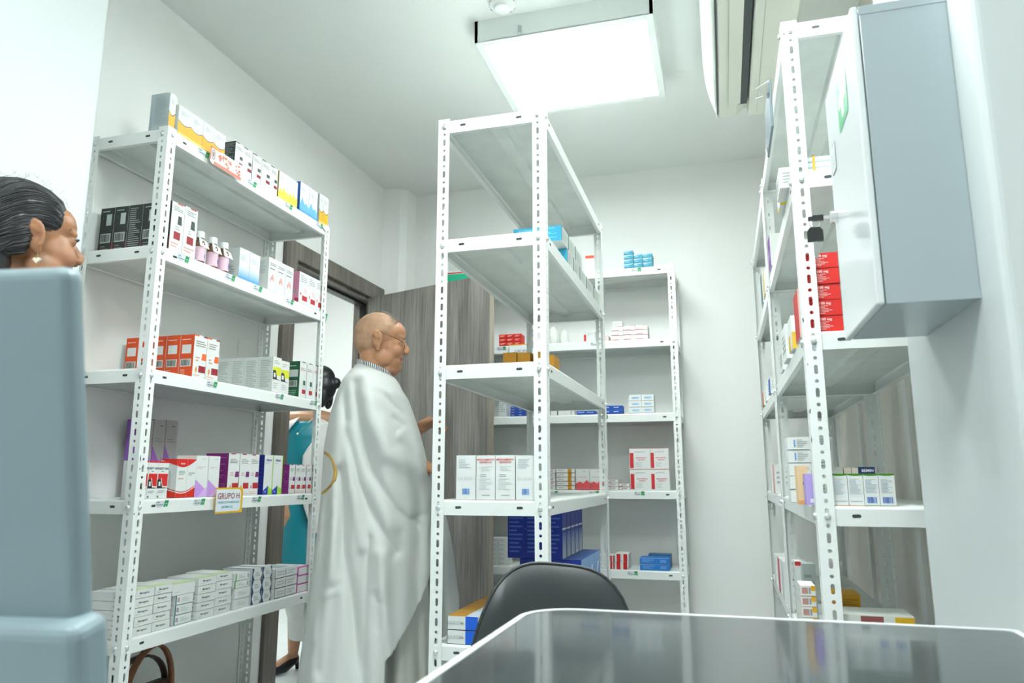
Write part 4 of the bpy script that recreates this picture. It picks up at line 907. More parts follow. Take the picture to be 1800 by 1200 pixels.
# cartons seen edge-on along the long fronts of the right racks
def edge(si, y, w_, h, d, body, deco, label, x=NX0-.004, rz=0, z=None, out=0):
    me = carton('medicine_box', w_, d, h, body, deco, label)
    o = link('medicine_box', me, None, (x+d/2-out, y, ZS[si] if z is None else z), -PI/2+rz); reg(o, label, 'medicine box', None)
E1 = [('lines','R',.1,.2,.9,.8,4,'#9aa4a4'), ('lines','F',.1,.2,.9,.8,4,'#9aa4a4')]
edge(1, 1.86, .10, .052, .07, WH, E1, 'white printed carton projecting over the front edge, right rack second shelf', out=.018)
edge(1, 1.97, .08, .035, .07, WH, [('r','FR',.0,.0,.6,.3,'#c8b820')], 'white carton with olive corner behind it, right rack second shelf', out=.010)
edge(1, 2.55, .10, .11, .07, {'*': '#cfd5cf', 'F': '#6a2a8a', 'R': '#d8dcd8'}, [('r','F',.1,.3,.9,.5,'#8a5aa8')], 'purple-fronted carton near the far post, right rack second shelf', out=.0)
edge(2, 1.83, .10, .115, .07, {'*': WH, 'F': '#c8302c'}, [('r','R',0,0,.4,1,'#e8c0b8')], 'white and red carton at the near front corner, right rack third shelf')
edge(2, 1.98, .09, .085, .07, {'*': WH}, [('r','FR',0,0,.5,.5,'#e0b83c')], 'white carton with yellow corner, right rack third shelf', out=.004)
edge(2, 2.15, .12, .095, .07, {'*': WH, 'T': '#c84a50'}, E1, 'plain white carton with red top edge, right rack third shelf', out=.006)
edge(2, 2.36, .10, .07, .07, WH, E1, 'small white carton fourth from the near post, right rack third shelf')
edge(3, 2.10, .16, .13, .07, WH, E1+[('r','F',0,0,1,.2,'#e09a50')], 'white carton with orange base line, right rack fourth shelf')
edge(3, 2.32, .12, .10, .07, WH, E1, 'white printed carton near the middle, right rack fourth shelf')
for i, (si, y, h, c) in enumerate([(1, 2.95, .10, '#c9b27a'), (1, 3.10, .13, '#4a6a72'), (2, 3.0, .06, '#3a62b8'), (2, 3.3, .07, WH), (2, 3.5, .06, '#e0702c'), (3, 3.1, .11, '#e0a8a0'), (3, 3.3, .10, WH), (4, 2.95, .14, WH), (4, 3.15, .13, '#c84a50'), (4, 3.4, .12, WH)]):
    edge(si, y, .11, h, .08, {'*': WH, 'F': c}, [('lines','R',.1,.3,.9,.8,3,'#a4acac')], ['beige-fronted','slate-fronted','low blue-fronted','low white','orange-fronted','pink-fronted','white','tall white','red-fronted','white printed'][i]+' carton on the farther right rack, %s shelf' % ORD[si])
# ------------------------------------------------------------------ shelf tags (sub-parts of shelves) and signs
M_TAG = mat('tag_paper', (.74, .80, .80), .5); M_TGR = mat('tag_green', '#2fa065', .5); M_INK = mat('tag_ink', (.30, .34, .42), .6); M_TINK = mat('tag_green_print', '#9fd4b6', .6)
def tag_mesh(wt, wg, h):
    b = MB(); e = .0006
    b.box(-wt, -e, -h, 0, 0, 0, M_TAG); b.box(.0005, -e*1.4, -h*1.04, wg, 0, .0006, M_TGR)
    for i, (a, c) in enumerate([(.1, .4), (.12, .92), (.25, .8), (.18, .86)]): zz = -h*(.14+.22*i); b.quad([(-wt*(1-a), -e-.0002, zz-h*.07), (-wt*(1-c), -e-.0002, zz-h*.07), (-wt*(1-c), -e-.0002, zz+h*.03), (-wt*(1-a), -e-.0002, zz+h*.03)], M_INK)
    for i in range(3): zz = -h*(.28+.24*i); b.quad([(wg*.2, -e*1.4-.0002, zz-h*.05), (wg*.8, -e*1.4-.0002, zz-h*.05), (wg*.8, -e*1.4-.0002, zz+h*.05), (wg*.2, -e*1.4-.0002, zz+h*.05)], M_TINK)
    return b.mesh('price_tag')
TAG = tag_mesh(.034, .016, .034)
def tags(rk, shelves, si, pxs):
    rack_ = RACKS[rk]; s = shelves[si]; z = ZS[si]
    for px in pxs:     # px = boundary between white and green
        if rk == 'L': y = y_of(px, -1.600, z-.02); loc = (-1.600+.0005, y, z-.005); r = PI/2; tl = math.atan(.009/.037)
        elif rk == 'B': x = x_of(px, 3.70, z-.02); loc = (x, 3.70-.0005, z-.005); r = 0; tl = math.atan(.009/.037)
        o = link('price_tag', TAG, s, (loc[0]-rack_.location.x, loc[1]-rack_.location.y, loc[2]-z), 0)
        o.rotation_euler = (-tl*-1 if False else tl*-1*-1, 0, r)
tags('L', SL, 0, [362, 446, 510, 564]); tags('L', SL, 1, [326, 408, 456, 512, 572]); tags('L', SL, 2, [376, 494, 554]); tags('L', SL, 3, [289, 354, 454, 531])
tags('B', SB, 0, [1121]); tags('B', SB, 1, [884, 1049]); tags('B', SB, 2, [1063]); tags('B', SB, 3, [975, 1047, 1127]); tags('B', SB, 4, [1115])
def sign_card(name, w, h, text_lines, label, loc, rz, border='#e8b824', group=None, tilt=0):
    t = thing(name, loc, label, 'sign', group, rz)
    b = MB(); b.box(0, -.0012, -h, w, 0, 0, C(border)); card = b.build('card', t)
    b = MB(); r = w*.10; x0, x1, z0, z1 = .001, w*.92, -h*.93, -h*.07; P = [(x0, z0)]
    for cx, cz, a0 in ((x1-r, z0+r, -PI/2), (x1-r, z1-r, 0)):
        for i in range(7): a = a0+PI/2*i/6; P.append((cx+r*math.cos(a), cz+r*math.sin(a)))
    P.append((x0, z1)); b.quad([(x, -.0016, z) for x, z in P], C('#dfe9ee')); b.build('white_field', card)
    b = MB()
    for s, u, v, sz, col in text_lines:
        vs, ps = text_mesh(s, sz, sz*.02); b.add([(u*w+x, -.002, -h*(1-v)+y) for x, y, z in vs], ps, C(col))
    b.build('lettering', card)
    t.rotation_euler = (tilt, 0, rz); return t
y0 = y_of(380, -1.59, .87); y1 = y_of(427, -1.59, .87); wS = y1-y0; zt = z_of(857, -1.59, y0); hS = zt-z_of(903, -1.59, y0)
sign_card('group_sign', wS, hS, [('GRUPO H', .46, .66, wS*.19, '#a8605a'), ('FARMACOS HORMONALES', .47, .42, wS*.066, '#5fa0b8'), ('(SISTEMICOS)', .42, .24, wS*.070, '#5fa0b8')],
          'yellow-bordered GRUPO H sign hanging from the left rack fourth shelf', (-1.592, y0, zt), PI/2)
x0 = x_of(895, 3.69, 1.62); x1 = x_of(945, 3.69, 1.62); zt = z_of(606, x0, 3.69)
sign_card('group_sign', x1-x0, .085, [('GRUPO', .45, .55, .024, '#a8807a')], 'yellow-bordered GRUPO sign hanging from the back rack second shelf behind the ochre boxes', (x0, 3.69, zt), 0)
# red warning strip
y0 = y_of(369, -1.59, 2.0); y1 = y_of(425, -1.59, 2.0); z0 = z_of(262, -1.59, y0)
t = thing('warning_strip', (-1.588, y0, z_of(256, -1.59, y0)), 'clear strip with red print hanging over the left rack top shelf edge', 'sign', None, PI/2)
L = y1-y0; h = .058; b = MB(); P = [(0, 0), (L, 0), (L, -h), (.012, -h), (.003, -h*.9), (0, -h*.8)]
b.prism([(p[0], p[1]) for p in P], -.0008, 0, C('#e4dcd8'), axis=1); st = b.build('strip', t)
b = MB(); RD = C('#e0806c'); rr = random.Random(4)
b.quad([(.02, -.0012, -h*.98), (L*.96, -.0012, -h*.98), (L*.96, -.0012, -h*.80), (.02, -.0012, -h*.80)], RD)
for e0, e1, f0, f1 in ((0, .004, -.8, 0), (0, L*.3, -.06, 0)): b.quad([(e0, -.0012, h*f0), (e1, -.0012, h*f0), (e1, -.0012, h*f1), (e0, -.0012, h*f1)], RD)
for i in range(26):
    x = L*(.26+.7*rr.random()); z = -h*(.15+.6*rr.random()); a = .004+.008*rr.random(); c = .002+.004*rr.random()
    b.quad([(x-a/2, -.0012-.00002*i, z-c), (x+a/2, -.0012-.00002*i, z-c*.6), (x+a/2, -.0012-.00002*i, z+c), (x-a/2, -.0012-.00002*i, z+c*.5)], RD)
P = [(.016+.009*math.cos(q*PI/10), -h*.42+.018*math.sin(q*PI/10)) for q in range(20)]; Pi = [(.016+.0065*math.cos(q*PI/10), -h*.42+.014*math.sin(q*PI/10)) for q in range(20)]
vs = [(p[0], -.0013, p[1]) for p in P]+[(p[0], -.0013, p[1]) for p in Pi]; b.add(vs, [(i, (i+1) % 20, 20+(i+1) % 20, 20+i) for i in range(20)], C('#b58a84'))
b.quad([(.013, -.0014, -h*.55), (.019, -.0014, -h*.55), (.019, -.0014, -h*.27), (.013, -.0014, -h*.27)], C('#6f6866')); b.build('red_print', st)

# ------------------------------------------------------------------ handbag on the lowest shelf of the left rack
MLE = mat('brown_leather', (.20, .075, .028), .42, bump=(160, .15)); MLD = mat('dark_brown_leather', (.055, .028, .016), .45, bump=(160, .15))
t = thing('handbag', (-1.74, 2.0, ZS[5]+.001), 'brown leather handbag with looped straps on the bottom shelf of the left rack', 'handbag')
b = MB(); b.hexa([(-.08, -.15, 0), (.08, -.15, 0), (.08, .14, 0), (-.08, .14, 0)], [(-.03, -.12, .19), (.03, -.12, .19), (.03, .11, .19), (-.03, .11, .19)], MLD); bevel(b.build('bag_body', t), .02, 3)
for i, (x, m, y1) in enumerate([(.028, MLE, .10), (-.02, MLD, .13)]):
    b = MB(); pts = []
    for k in range(17):
        a = PI*k/16; pts.append((x+.01*math.sin(a), -.02+y1*-math.cos(a)-.0, .16+(.155 if i == 0 else .12)*math.sin(a)))
    vs = []; 
    for p in pts: vs += [(p[0]-.003, p[1], p[2]), (p[0]+.018, p[1], p[2]), (p[0]+.018, p[1]*.96, p[2]-.007), (p[0]-.003, p[1]*.96, p[2]-.007)]
    b.add(vs, [(k*4+j, k*4+(j+1) % 4, k*4+4+(j+1) % 4, k*4+4+j) for k in range(16) for j in range(4)], m, True); b.build('strap', t)
b = MB(); b.tube([(.05, .03+.02*math.cos(a), .15+.02*math.sin(a)) for a in [q*PI/6 for q in range(13)]], .003, M_CHR, 8); b.tube([(.052, -.07, .16), (.06, -.03, .185), (.055, .0, .19)], .003, M_CHR, 8); b.build('buckle', t)

# ------------------------------------------------------------------ people
def ell(b, c, r, m, M=None, n=16):
    vs = []; k = n//2
    R_ = M or Matrix.Identity(3)
    for i in range(k+1):
        ph = PI*i/k
        for j in range(n):
            th = 2*PI*j/n; v = Vector((r[0]*math.sin(ph)*math.cos(th), r[1]*math.sin(ph)*math.sin(th), r[2]*math.cos(ph)))
            vs.append(Vector(c)+R_@v)
    b.add(vs, [(i*n+j, (i+1)*n+j, (i+1)*n+(j+1) % n, i*n+(j+1) % n) for i in range(k) for j in range(n)], m, True)
def cap(b, p0, p1, r0, r1, m, n=14):
    p0, p1 = Vector(p0), Vector(p1); b.tube([p0, p0.lerp(p1, .5), p1], [r0, (r0+r1)/2, r1], m, n); ell(b, p0, (r0,)*3, m, None, n); ell(b, p1, (r1,)*3, m, None, n)
def fuse(b, name, voxel, parent, smooth=6, paint=None, mats=None):
    """union of overlapping closed shapes -> one continuous smooth skin"""
    o = b.build(name+'_src'); 
    r = o.modifiers.new('r', 'REMESH'); r.mode = 'VOXEL'; r.voxel_size = voxel; r.use_smooth_shade = True
    s = o.modifiers.new('s', 'SMOOTH'); s.factor = .5; s.iterations = smooth
    dg = bpy.context.evaluated_depsgraph_get(); me = bpy.data.meshes.new_from_object(o.evaluated_get(dg)); bpy.data.objects.remove(o)
    me.name = name; me.materials.clear()
    for m in (mats or b.mats): me.materials.append(m)
    me.polygons.foreach_set('use_smooth', [True]*len(me.polygons))
    idx = [0]*len(me.polygons)
    if paint:
        for p in me.polygons: idx[p.index] = paint(p.center, p.normal)
    me.polygons.foreach_set('material_index', idx)
    return link(name, me, parent)
SKM = mat('skin_warm', (.52, .255, .135), .48, bump=(220, .04), noise=(14, .10), sss=.08)
SKH = mat('cropped_grey_hair_scalp', (.46, .27, .16), .6, bump=(700, .12), noise=(40, .18))
SKL = mat('lips_brown', (.30, .12, .10), .45)
SKW = mat('skin_tan', (.35, .16, .078), .45, bump=(220, .03), noise=(14, .06), sss=.08)
HB = mat('black_hair', (.010, .012, .015), .40, bump=(30, .1), spec=.6)
def head_blobs(b, T, male, m):
    """T maps local head coordinates (x forward, y left, z up) to the parent's space"""
    R3 = T.to_3x3(); P = lambda x, y, z: T @ Vector((x, y, z))
    def E(c, r, M=None): ell(b, P(*c), r, m, R3@(M or Matrix.Identity(3)), 20)
    E((-.005, 0, .035), (.083, .072, .078)); E((-.028, 0, .012), (.058, .064, .062)); E((.034, 0, -.018), (.053, .060, .073))
    E((.040, 0, -.062), (.044, .050, .040)); E((.066, 0, -.078), (.022, .024, .019)); E((.045, 0, .042), (.048, .057, .046))
    for s in (-1, 1):
        E((.071, s*.022, .025), (.017, .025, .009)); E((.056, s*.036, -.024), (.026, .021, .026)); E((.020, s*.048, -.050), (.035, .014, .030))
        E((.096, s*.010, -.022), (.009, .008, .008)); E((.074, s*.030, .010), (.010, .015, .009))
        Q = Matrix.Rotation(s*.35, 3, 'Z')@Matrix.Rotation(-.15, 3, 'Y')
        E((-.006, s*.071, .002), (.016, .0055, .028), Q); E((.000, s*.074, -.024), (.009, .006, .011), Q); E((.008, s*.073, -.004), (.004, .006, .008), Q); b.tube([P(-.006+.006*math.cos(a), s*(.080), .004+.014*math.sin(a)) for a in [(.3+q*.4) for q in range(8)]], .0030, m, 8)
        b.tube([P(-.006+.015*math.cos(a), s*(.079+.003*math.cos(a)), .004+.026*math.sin(a)) for a in [(-1.2+q*.35) for q in range(12)]], .0048, m, 8)
    cap(b, P(.083, 0, .016), P(.100, 0, -.014), .008, .0115, m)
    E((.079, 0, -.043), (.0115, .022, .0065)); E((.0785, 0, -.056), (.0125, .020, .007)); E((.074, 0, -.032), (.012, .018, .012))
    if male: E((.035, 0, -.088), (.042, .044, .026)); E((.0, 0, -.075), (.05, .055, .035))
def hand_blobs(b, base, d, n, m, side=1, curl=.5, s=1.0):
    """base wrist, d finger direction, n palm normal; five fingers"""
    d = Vector(d).normalized(); n = Vector(n).normalized(); l = n.cross(d)*side; base = Vector(base)
    cap(b, base, base+d*.03*s, .022*s, .024*s, m)
    for k in range(4):
        q = base+d*.02*s+l*(.024-.016*k)*s; cap(b, q, q+d*.058*s, .013*s, .0105*s, m)
    Ls = [.068, .078, .073, .058]
    for k in range(4):
        p = base+d*.076*s+l*(.026-.0175*k)*s; dd = d.copy(); r = .0088*s
        for seg, f in enumerate((.45, .32, .23)):
            dd = (dd+n*curl*(.55+.25*seg)).normalized(); q = p+dd*Ls[k]*f*s; cap(b, p, q, r, r*.93, m, 10); p = q; r *= .93
    p = base+d*.022*s+l*.022*s; dd = (d*.6+l*.75+n*.3).normalized(); q = p+dd*.04*s; cap(b, p, q, .0125*s, .010*s, m, 10); dd = (d*.9+l*.15+n*.35).normalized(); cap(b, q, q+dd*.028*s, .0098*s, .0085*s, m, 10)

# ---- the man in the white robe
MC = Vector((-1.143, 2.30, 0)); az = math.atan2(-MC.x, MC.y)
DM = Vector((-math.sin(az), math.cos(az), 0)); UM = Vector((math.cos(az), math.sin(az), 0))       # away, image right
def uz(px, py):
    d = ray(px, py); t = (MC-CAMP).dot(DM)/d.dot(DM); p = CAMP+d*t; return (p-MC).dot(UM), p.z
man = thing('person', MC, 'man in a long white robe and gold glasses, facing right, reaching to the open door', 'person', None, az)
# in the man's space: x = image right (his front), y = away from the viewer (his left), z up
b = MB(); hx, hz = uz(665, 605)
HT = Matrix.Translation((hx, 0, hz))@Matrix.Rotation(math.radians(3), 4, 'Y')
head_blobs(b, HT, True, SKM)
cap(b, (hx-.012, 0, hz-.03), (hx-.012, 0, hz-.15), .052, .052, SKM)
sh = hz-.20
cap(b, (hx-.04, 0, sh-.0), (hx-.035, 0, sh-.04), .06, .09, SKM)
ell(b, (hx-.03, 0, sh-.14), (.13, .17, .20), SKM); ell(b, (hx-.0, 0, sh-.38), (.15, .165, .20), SKM); ell(b, (hx-.02, 0, sh-.55), (.13, .165, .14), SKM)
for s in (-1, 1):
    cap(b, (hx-.02, s*.09, sh-.60), (hx-.01, s*.09, .46), .085, .055, SKM); cap(b, (hx-.01, s*.09, .46), (hx-.04, s*.09, .08), .055, .036, SKM)
    cap(b, (hx-.05, s*.09, .045), (hx+.12, s*.10, .03), .036, .026, SKM)
# far arm (his left) reaching forward to the door
ux, uzz = uz(716, 752); wx, wz = uz(728, 756); kx, kz = uz(752, 742)
cap(b, (hx-.03, .17, sh-.02), (hx+.03, .20, sh-.25), .052, .042, SKM)
cap(b, (hx+.03, .20, sh-.25), (wx, .18, wz), .042, .029, SKM)
hand_blobs(b, (wx, .18, wz), (kx-wx+.004, 0, kz-wz+.004), (.45, -.45, -.75), SKM, 1, 1.5, 1.0)
# near arm (his right) bent under the robe, fingertips at its edge
ex, ez = uz(700, 800); fx_, fz_ = uz(738, 826)
cap(b, (hx-.03, -.14, sh-.02), (hx-.01, -.14, sh-.27), .050, .042, SKM); cap(b, (hx-.01, -.14, sh-.27), (fx_-.05, -.13, fz_+.02), .040, .028, SKM)
hand_blobs(b, (fx_-.05, -.13, fz_+.02), (.9, .1, -.12), (-.1, .5, -.8), SKM, -1, .55, .85)
IH = HT.inverted()
def paint_man(c, n):
    q = IH@Vector(c)
    if q.z > -.07 and abs(q.y) < .1 and abs(q.x) < .13:
        if q.x > .074 and -.0555 < q.z < -.0440 and abs(q.y) < .022 and n.x > .1: return 2
        front = .018+.62*(q.z-.015)
        if abs(q.y) > .068 and -.035 < q.z < .036 and -.03 < q.x < .02: return 0
        if q.x < front-.0 and q.z > -.030+(.55*max(0, q.x+.02)) and not (q.x > -.02 and q.z < .020): return 1
    return 0
fuse(b, 'body', .0036, man, 4, paint_man, [SKM, SKH, SKL])
# grey tufts
b = MB(); MH = mat('grey_hair', (.36, .34, .30), .6); rr = random.Random(3)
for i in range(900):
    th = rr.uniform(-.9, .9); ph = rr.uniform(.05, 1.25) if i % 3 else rr.uniform(.6, 1.35)
    n = Vector((math.sin(ph)*math.cos(th)*1.0, math.sin(ph)*math.sin(th)*1.1, math.cos(ph))); 
    if n.x < -.1: continue
    p = Vector((.0+n.x*.080, n.y*.066, .036+n.z*.077))
    if p.x > .072 or p.z < .066: continue
    p = HT@p; d = (HT.to_3x3()@(n+Vector((-.5+rr.uniform(-.3, .3), rr.uniform(-.4, .4), .0)))).normalized()
    q = p+d*rr.uniform(.005, .010); a = d.orthogonal().normalized()*.0007; c = d.cross(a)
    b.add([p+a, p-a*.5+c*.8, p-a*.5-c*.8, q], [(0, 1, 3), (1, 2, 3), (2, 0, 3)], MH)
b.build('hair', man)
# eyes, eyebrow, glasses
b = MB(); ME = mat('eye_white', (.7, .68, .62), .2); MI = mat('iris_dark', (.03, .015, .01), .15)
for s in (-1, 1): ell(b, HT@Vector((.0715, s*.030, .008)), (.0112,)*3, ME); ell(b, HT@Vector((.0790, s*.0305, .007)), (.0048, .0052, .0052), MI)
b.build('eye', man)
b = MB()
for s in (-1, 1): b.tube([HT@Vector((.084-.004*k, s*(.014+.007*k), .027+.0025*k-.0006*k*k)) for k in range(6)], [.0015, .0025, .0026, .0024, .002, .001], MH, 6)
b.build('eyebrow', man)
gl = MB(); MGO = mat('gold_wire', (.62, .48, .22), .25, 1); MGT = mat('dark_gold_temple', (.16, .11, .05), .35, .5)
for s in (-1, 1):
    c = Vector((.094, s*.031, .000)); pts = [HT@(c+Vector((-.010*abs(math.cos(a))*(.5 if math.cos(a)*s < 0 else 1.2) , .021*math.cos(a), .0135*math.sin(a)))) for a in [q*PI/9 for q in range(19)]]
    gl.tube(pts, .0012, MGO, 6); gl.tube([HT@Vector((.083, s*.054, .006)), HT@Vector((.06, s*.074, .012)), HT@Vector((.0, s*.079, .033)), HT@Vector((-.012, s*.079, .030)), HT@Vector((-.022, s*.077, .016))], .0015, MGT, 6)
gl.tube([HT@Vector((.095, -.011, .004)), HT@Vector((.099, 0, .007)), HT@Vector((.095, .011, .004))], .0012, MGO, 6)
glo = gl.build('glasses', man)
b = MB(); MLN = bpy.data.materials.new('lens'); MLN.use_nodes = True; bs = MLN.node_tree.nodes['Principled BSDF']; bs.inputs['Transmission Weight'].default_value = 1; bs.inputs['Roughness'].default_value = .02; bs.inputs['IOR'].default_value = 1.05
for s in (-1, 1):
    c = Vector((.094, s*.031, .000)); b.quad([HT@(c+Vector((-.010*abs(math.cos(a))*(.5 if math.cos(a)*s < 0 else 1.2), .020*math.cos(a), .013*math.sin(a)))) for a in [q*PI/9 for q in range(18)]], MLN)
b.build('lens', glo)
# shoes
for s in (-1, 1):
    b = MB(); ell(b, (hx+.03, s*.10, .035), (.13, .045, .034), mat('black_shoe_leather', (.012, .012, .013), .3)); b.box(hx-.09, s*.10-.035, 0, hx+.14, s*.10+.035, .012, M_BLACK); b.build('shoe', man)
# striped collar and robe collar
def ringband(name, c0, c1, rx, ry, h, tilt, mats_, n, parent, flare=0, th=.003):
    b = MB(); vs = []
    for i in range(n):
        a = 2*PI*i/n
        for k, (zz, rr_) in enumerate([(0, 0), (h, flare), (h, flare-th), (0, -th)]):
            x = (rx+rr_)*math.cos(a); y = (ry+rr_)*math.sin(a); vs.append((c0+x, y, c1+zz-tilt*x))
    for i in range(n):
        j = (i+1) % n
        b.add([vs[4*i+k] for k in range(4)]+[vs[4*j+k] for k in range(4)], [(0, 4, 5, 1), (1, 5, 6, 2), (2, 6, 7, 3), (3, 7, 4, 0)], mats_[(i//1) % len(mats_)], False)
    return b.build(name, parent)
c0u, c0z = uz(627, 637); c1u, c1z = uz(690, 662)
cxm, czm = (c0u+c1u)/2, (c0z+c1z)/2; tl = (c0z-c1z)/(c1u-c0u); rxm = (c1u-c0u)/2
MST1, MST2 = C('#e8eaea'), C('#46525e')
ringband('striped_collar', cxm, czm-.010, rxm+.001, rxm*1.02, .020, tl, [MST1, MST2], 120, man)
MROBE = mat('white_robe_cloth', (.63, .65, .625), .75, bump=(420, .05)); MALB = mat('alb_cloth', (.60, .61, .56), .8, bump=(420, .05))
def smooth_interp(tab, z):
    if z >= tab[0][0]: return tab[0][1:]
    for (a, b_) in zip(tab, tab[1:]):
        if z >= b_[0]:
            t = (a[0]-z)/(a[0]-b_[0]); return tuple(x*(1-t)+y*t for x, y in zip(a[1:], b_[1:]))
    return tab[-1][1:]
def tabof(rows):
    out = []
    for py, l, r in rows: u0, z = uz(l, py); u1, z1 = uz(r, py); out.append(((z+z1)/2, u0, u1))
    return out
SIL = tabof([(655, 628, 694), (660, 624, 698), (667, 616, 702), (680, 604, 706), (700, 593, 714), (730, 583, 725), (760, 577, 735), (790, 572, 743), (830, 569, 752), (870, 567, 760), (900, 564, 763), (950, 558, 763), (1000, 552, 764), (1100, 538, 766), (1200, 524, 768), (1300, 512, 770)])
SIL.append((.03, SIL[-1][1]-.03, SIL[-1][2]+.02))
DEP = [(SIL[0][0], .066), (SIL[1][0], .085), (SIL[2][0], .13), (SIL[3][0], .195), (SIL[4][0], .235), (SIL[6][0], .25), (SIL[9][0], .25), (.55, .25), (.03, .29)]
FOLDS = []
def fold(pts, amp, wd): FOLDS.append(([uz(*p) for p in pts], amp*.95, wd*1.15))
fold([(601, 690), (588, 730), (575, 765)], -.016, .007); fold([(609, 700), (613, 760), (632, 850), (660, 905), (690, 960)], -.020, .013)
fold([(596, 700), (590, 800), (592, 900), (590, 1000)], .014, .016); fold([(628, 690), (636, 760), (655, 830), (690, 890), (725, 915)], -.020, .014)
fold([(645, 680), (652, 740), (680, 800), (735, 828)], .030, .026); fold([(615, 760), (622, 850), (640, 950)], .014, .014)
fold([(603, 830), (610, 960), (628, 1080), (645, 1190)], -.022, .017); fold([(568, 900), (562, 1000), (556, 1100)], .012, .016)
fold([(650, 935), (646, 1020), (644, 1140)], -.008, .008); fold([(668, 960), (672, 1040), (682, 1120)], .018, .014)
fold([(688, 745), (704, 755), (692, 768)], -.008, .007); fold([(700, 770), (730, 800), (745, 815)], .016, .016); fold([(715, 905), (740, 900), (760, 890)], -.008, .006)
fold([(575, 1030), (600, 1022)], .006, .008); fold([(660, 1025), (668, 1040), (664, 1075)], -.008, .010)
fold([(700, 930), (715, 990), (735, 1030)], -.012, .02); fold([(645, 700), (670, 705), (700, 735)], -.010, .010); fold([(584, 900), (575, 1000), (566, 1150)], -.012, .012)
def seg_d(p, a, b_):
    vx, vy = b_[0]-a[0], b_[1]-a[1]; t = ((p[0]-a[0])*vx+(p[1]-a[1])*vy)/max(1e-9, vx*vx+vy*vy); t = max(0, min(1, t))
    return math.hypot(p[0]-a[0]-t*vx, p[1]-a[1]-t*vy)
HEM = [uz(*p) for p in [(764, 905), (757, 960), (748, 997), (736, 1034), (720, 1060), (700, 1092), (685, 1113), (677, 1122)]]
HEML = [uz(*p) for p in [(677, 1122), (681, 1150), (687, 1200), (697, 1290)]]
def robe(name, sil, dep, nth, nz, zbot, folds, foldn, foldamp, m, parent, wc=0.0, hem=None, thick=.004, shear=0):
    b = MB(); cols = []; zbs = []; ztop = sil[0][0]
    def pt(th, z):
        l, r = smooth_interp(sil, z); (w_,) = smooth_interp(dep, z); c = (l+r)/2; R_ = (r-l)/2
        ct, st_ = math.cos(th), math.sin(th); e = .86
        u = c+R_*math.copysign(abs(ct)**e, ct); w2 = wc-w_*math.copysign(abs(st_)**e, st_)
        drop = max(0, min(1, (ztop-z)/.5))
        k = foldamp*drop*(.5+.7*drop)*(math.sin(foldn*th+1.3*math.sin(2*th)+z*1.5)+.5*math.sin(foldn*1.7*th+2+z*2))
        edge = abs(st_)
        dy = k*edge
        if folds and st_ > 0:
            for pl, amp, wd in FOLDS:
                zs_ = [q[1] for q in pl]
                if z > max(zs_)+.08 or z < min(zs_)-.08: continue
                dd = min(seg_d((u, z), pl[i], pl[i+1]) for i in range(len(pl)-1))
                dy += amp*math.exp(-(dd/wd)**2)*min(1, edge*1.6)
        zz = z-shear*(u-c)*max(0, 1-(ztop-z)/.10)
        return u, (w2-dy if st_ > 0 else w2+dy*.5), zz
    for i in range(nth):
        th = 2*PI*i/nth; zb = zbot
        if hem and math.sin(th) > -.02:
            z = ztop
            while z > zbot:
                u, w_, _z = pt(th, z)
                if hem(u, z): zb = z; break
                z -= .004
        cols.append([pt(th, max(zb, ztop+(zbot-ztop)*j/nz)) for j in range(nz+1)]); zbs.append(zb)
    vs = [p for c in cols for p in c]; q = nz+1
    zj = [ztop+(zbot-ztop)*j/nz for j in range(nz+1)]; fs = []
    for i in range(nth):
        k = (i+1) % nth
        for j in range(nz):
            a_, c_ = zj[j] > zbs[i]+1e-6, zj[j] > zbs[k]+1e-6
            if a_ and c_: fs.append((i*q+j, i*q+j+1, k*q+j+1, k*q+j))
    b.add(vs, fs, m, True)
    o = b.build(name, parent); s = o.modifiers.new('thick', 'SOLIDIFY'); s.thickness = thick; s.offset = -1
    return o, vs, q
def hem_man(u, z):
    # cut away where the point lies to the right of the hem curve
    us = HEM
    if z < HEML[0][1]:
        for a, c in zip(HEML, HEML[1:]):
            if z >= c[1] or c is HEML[-1]:
                t = (a[1]-z)/(a[1]-c[1]); return u > a[0]+(c[0]-a[0])*t
    for a, c in zip(us, us[1:]):
        if a[0] >= u >= c[0]: t = (a[0]-u)/(a[0]-c[0]); return z < a[1]+(c[1]-a[1])*t
    return u > us[0][0] and z < us[0][1]
ch, chv, chq = robe('chasuble', SIL, DEP, 300, 150, .02, True, 9, .011, MROBE, man, hem=hem_man, shear=tl)
ALB = tabof([(880, 590, 758), (950, 585, 752), (1000, 582, 750), (1100, 576, 752), (1200, 570, 757), (1300, 565, 762)]); ALB.append((.02, ALB[-1][1], ALB[-1][2]+.01))
robe('alb', ALB, [(ALB[0][0], .17), (.02, .20)], 160, 60, .02, False, 11, .014, MALB, man)
PAN = tabof([(858, 748, 762), (880, 752, 775), (905, 757, 788), (960, 757, 800), (1000, 747, 805), (1035, 740, 809), (1060, 743, 813), (1090, 748, 813), (1140, 757, 813), (1200, 766, 815), (1300, 780, 818)]); PAN.append((.05, PAN[-1][1], PAN[-1][2]))
robe('chasuble_front_panel', PAN, [(PAN[0][0], .03), (PAN[3][0], .07), (.05, .10)], 80, 60, .04, False, 5, .012, MROBE, man, wc=.13, thick=.003)
ringband('robe_collar', cxm-.002, czm-.036, rxm+.010, rxm*1.14, .026, tl, [MROBE], 60, man, flare=-.006, th=.006)
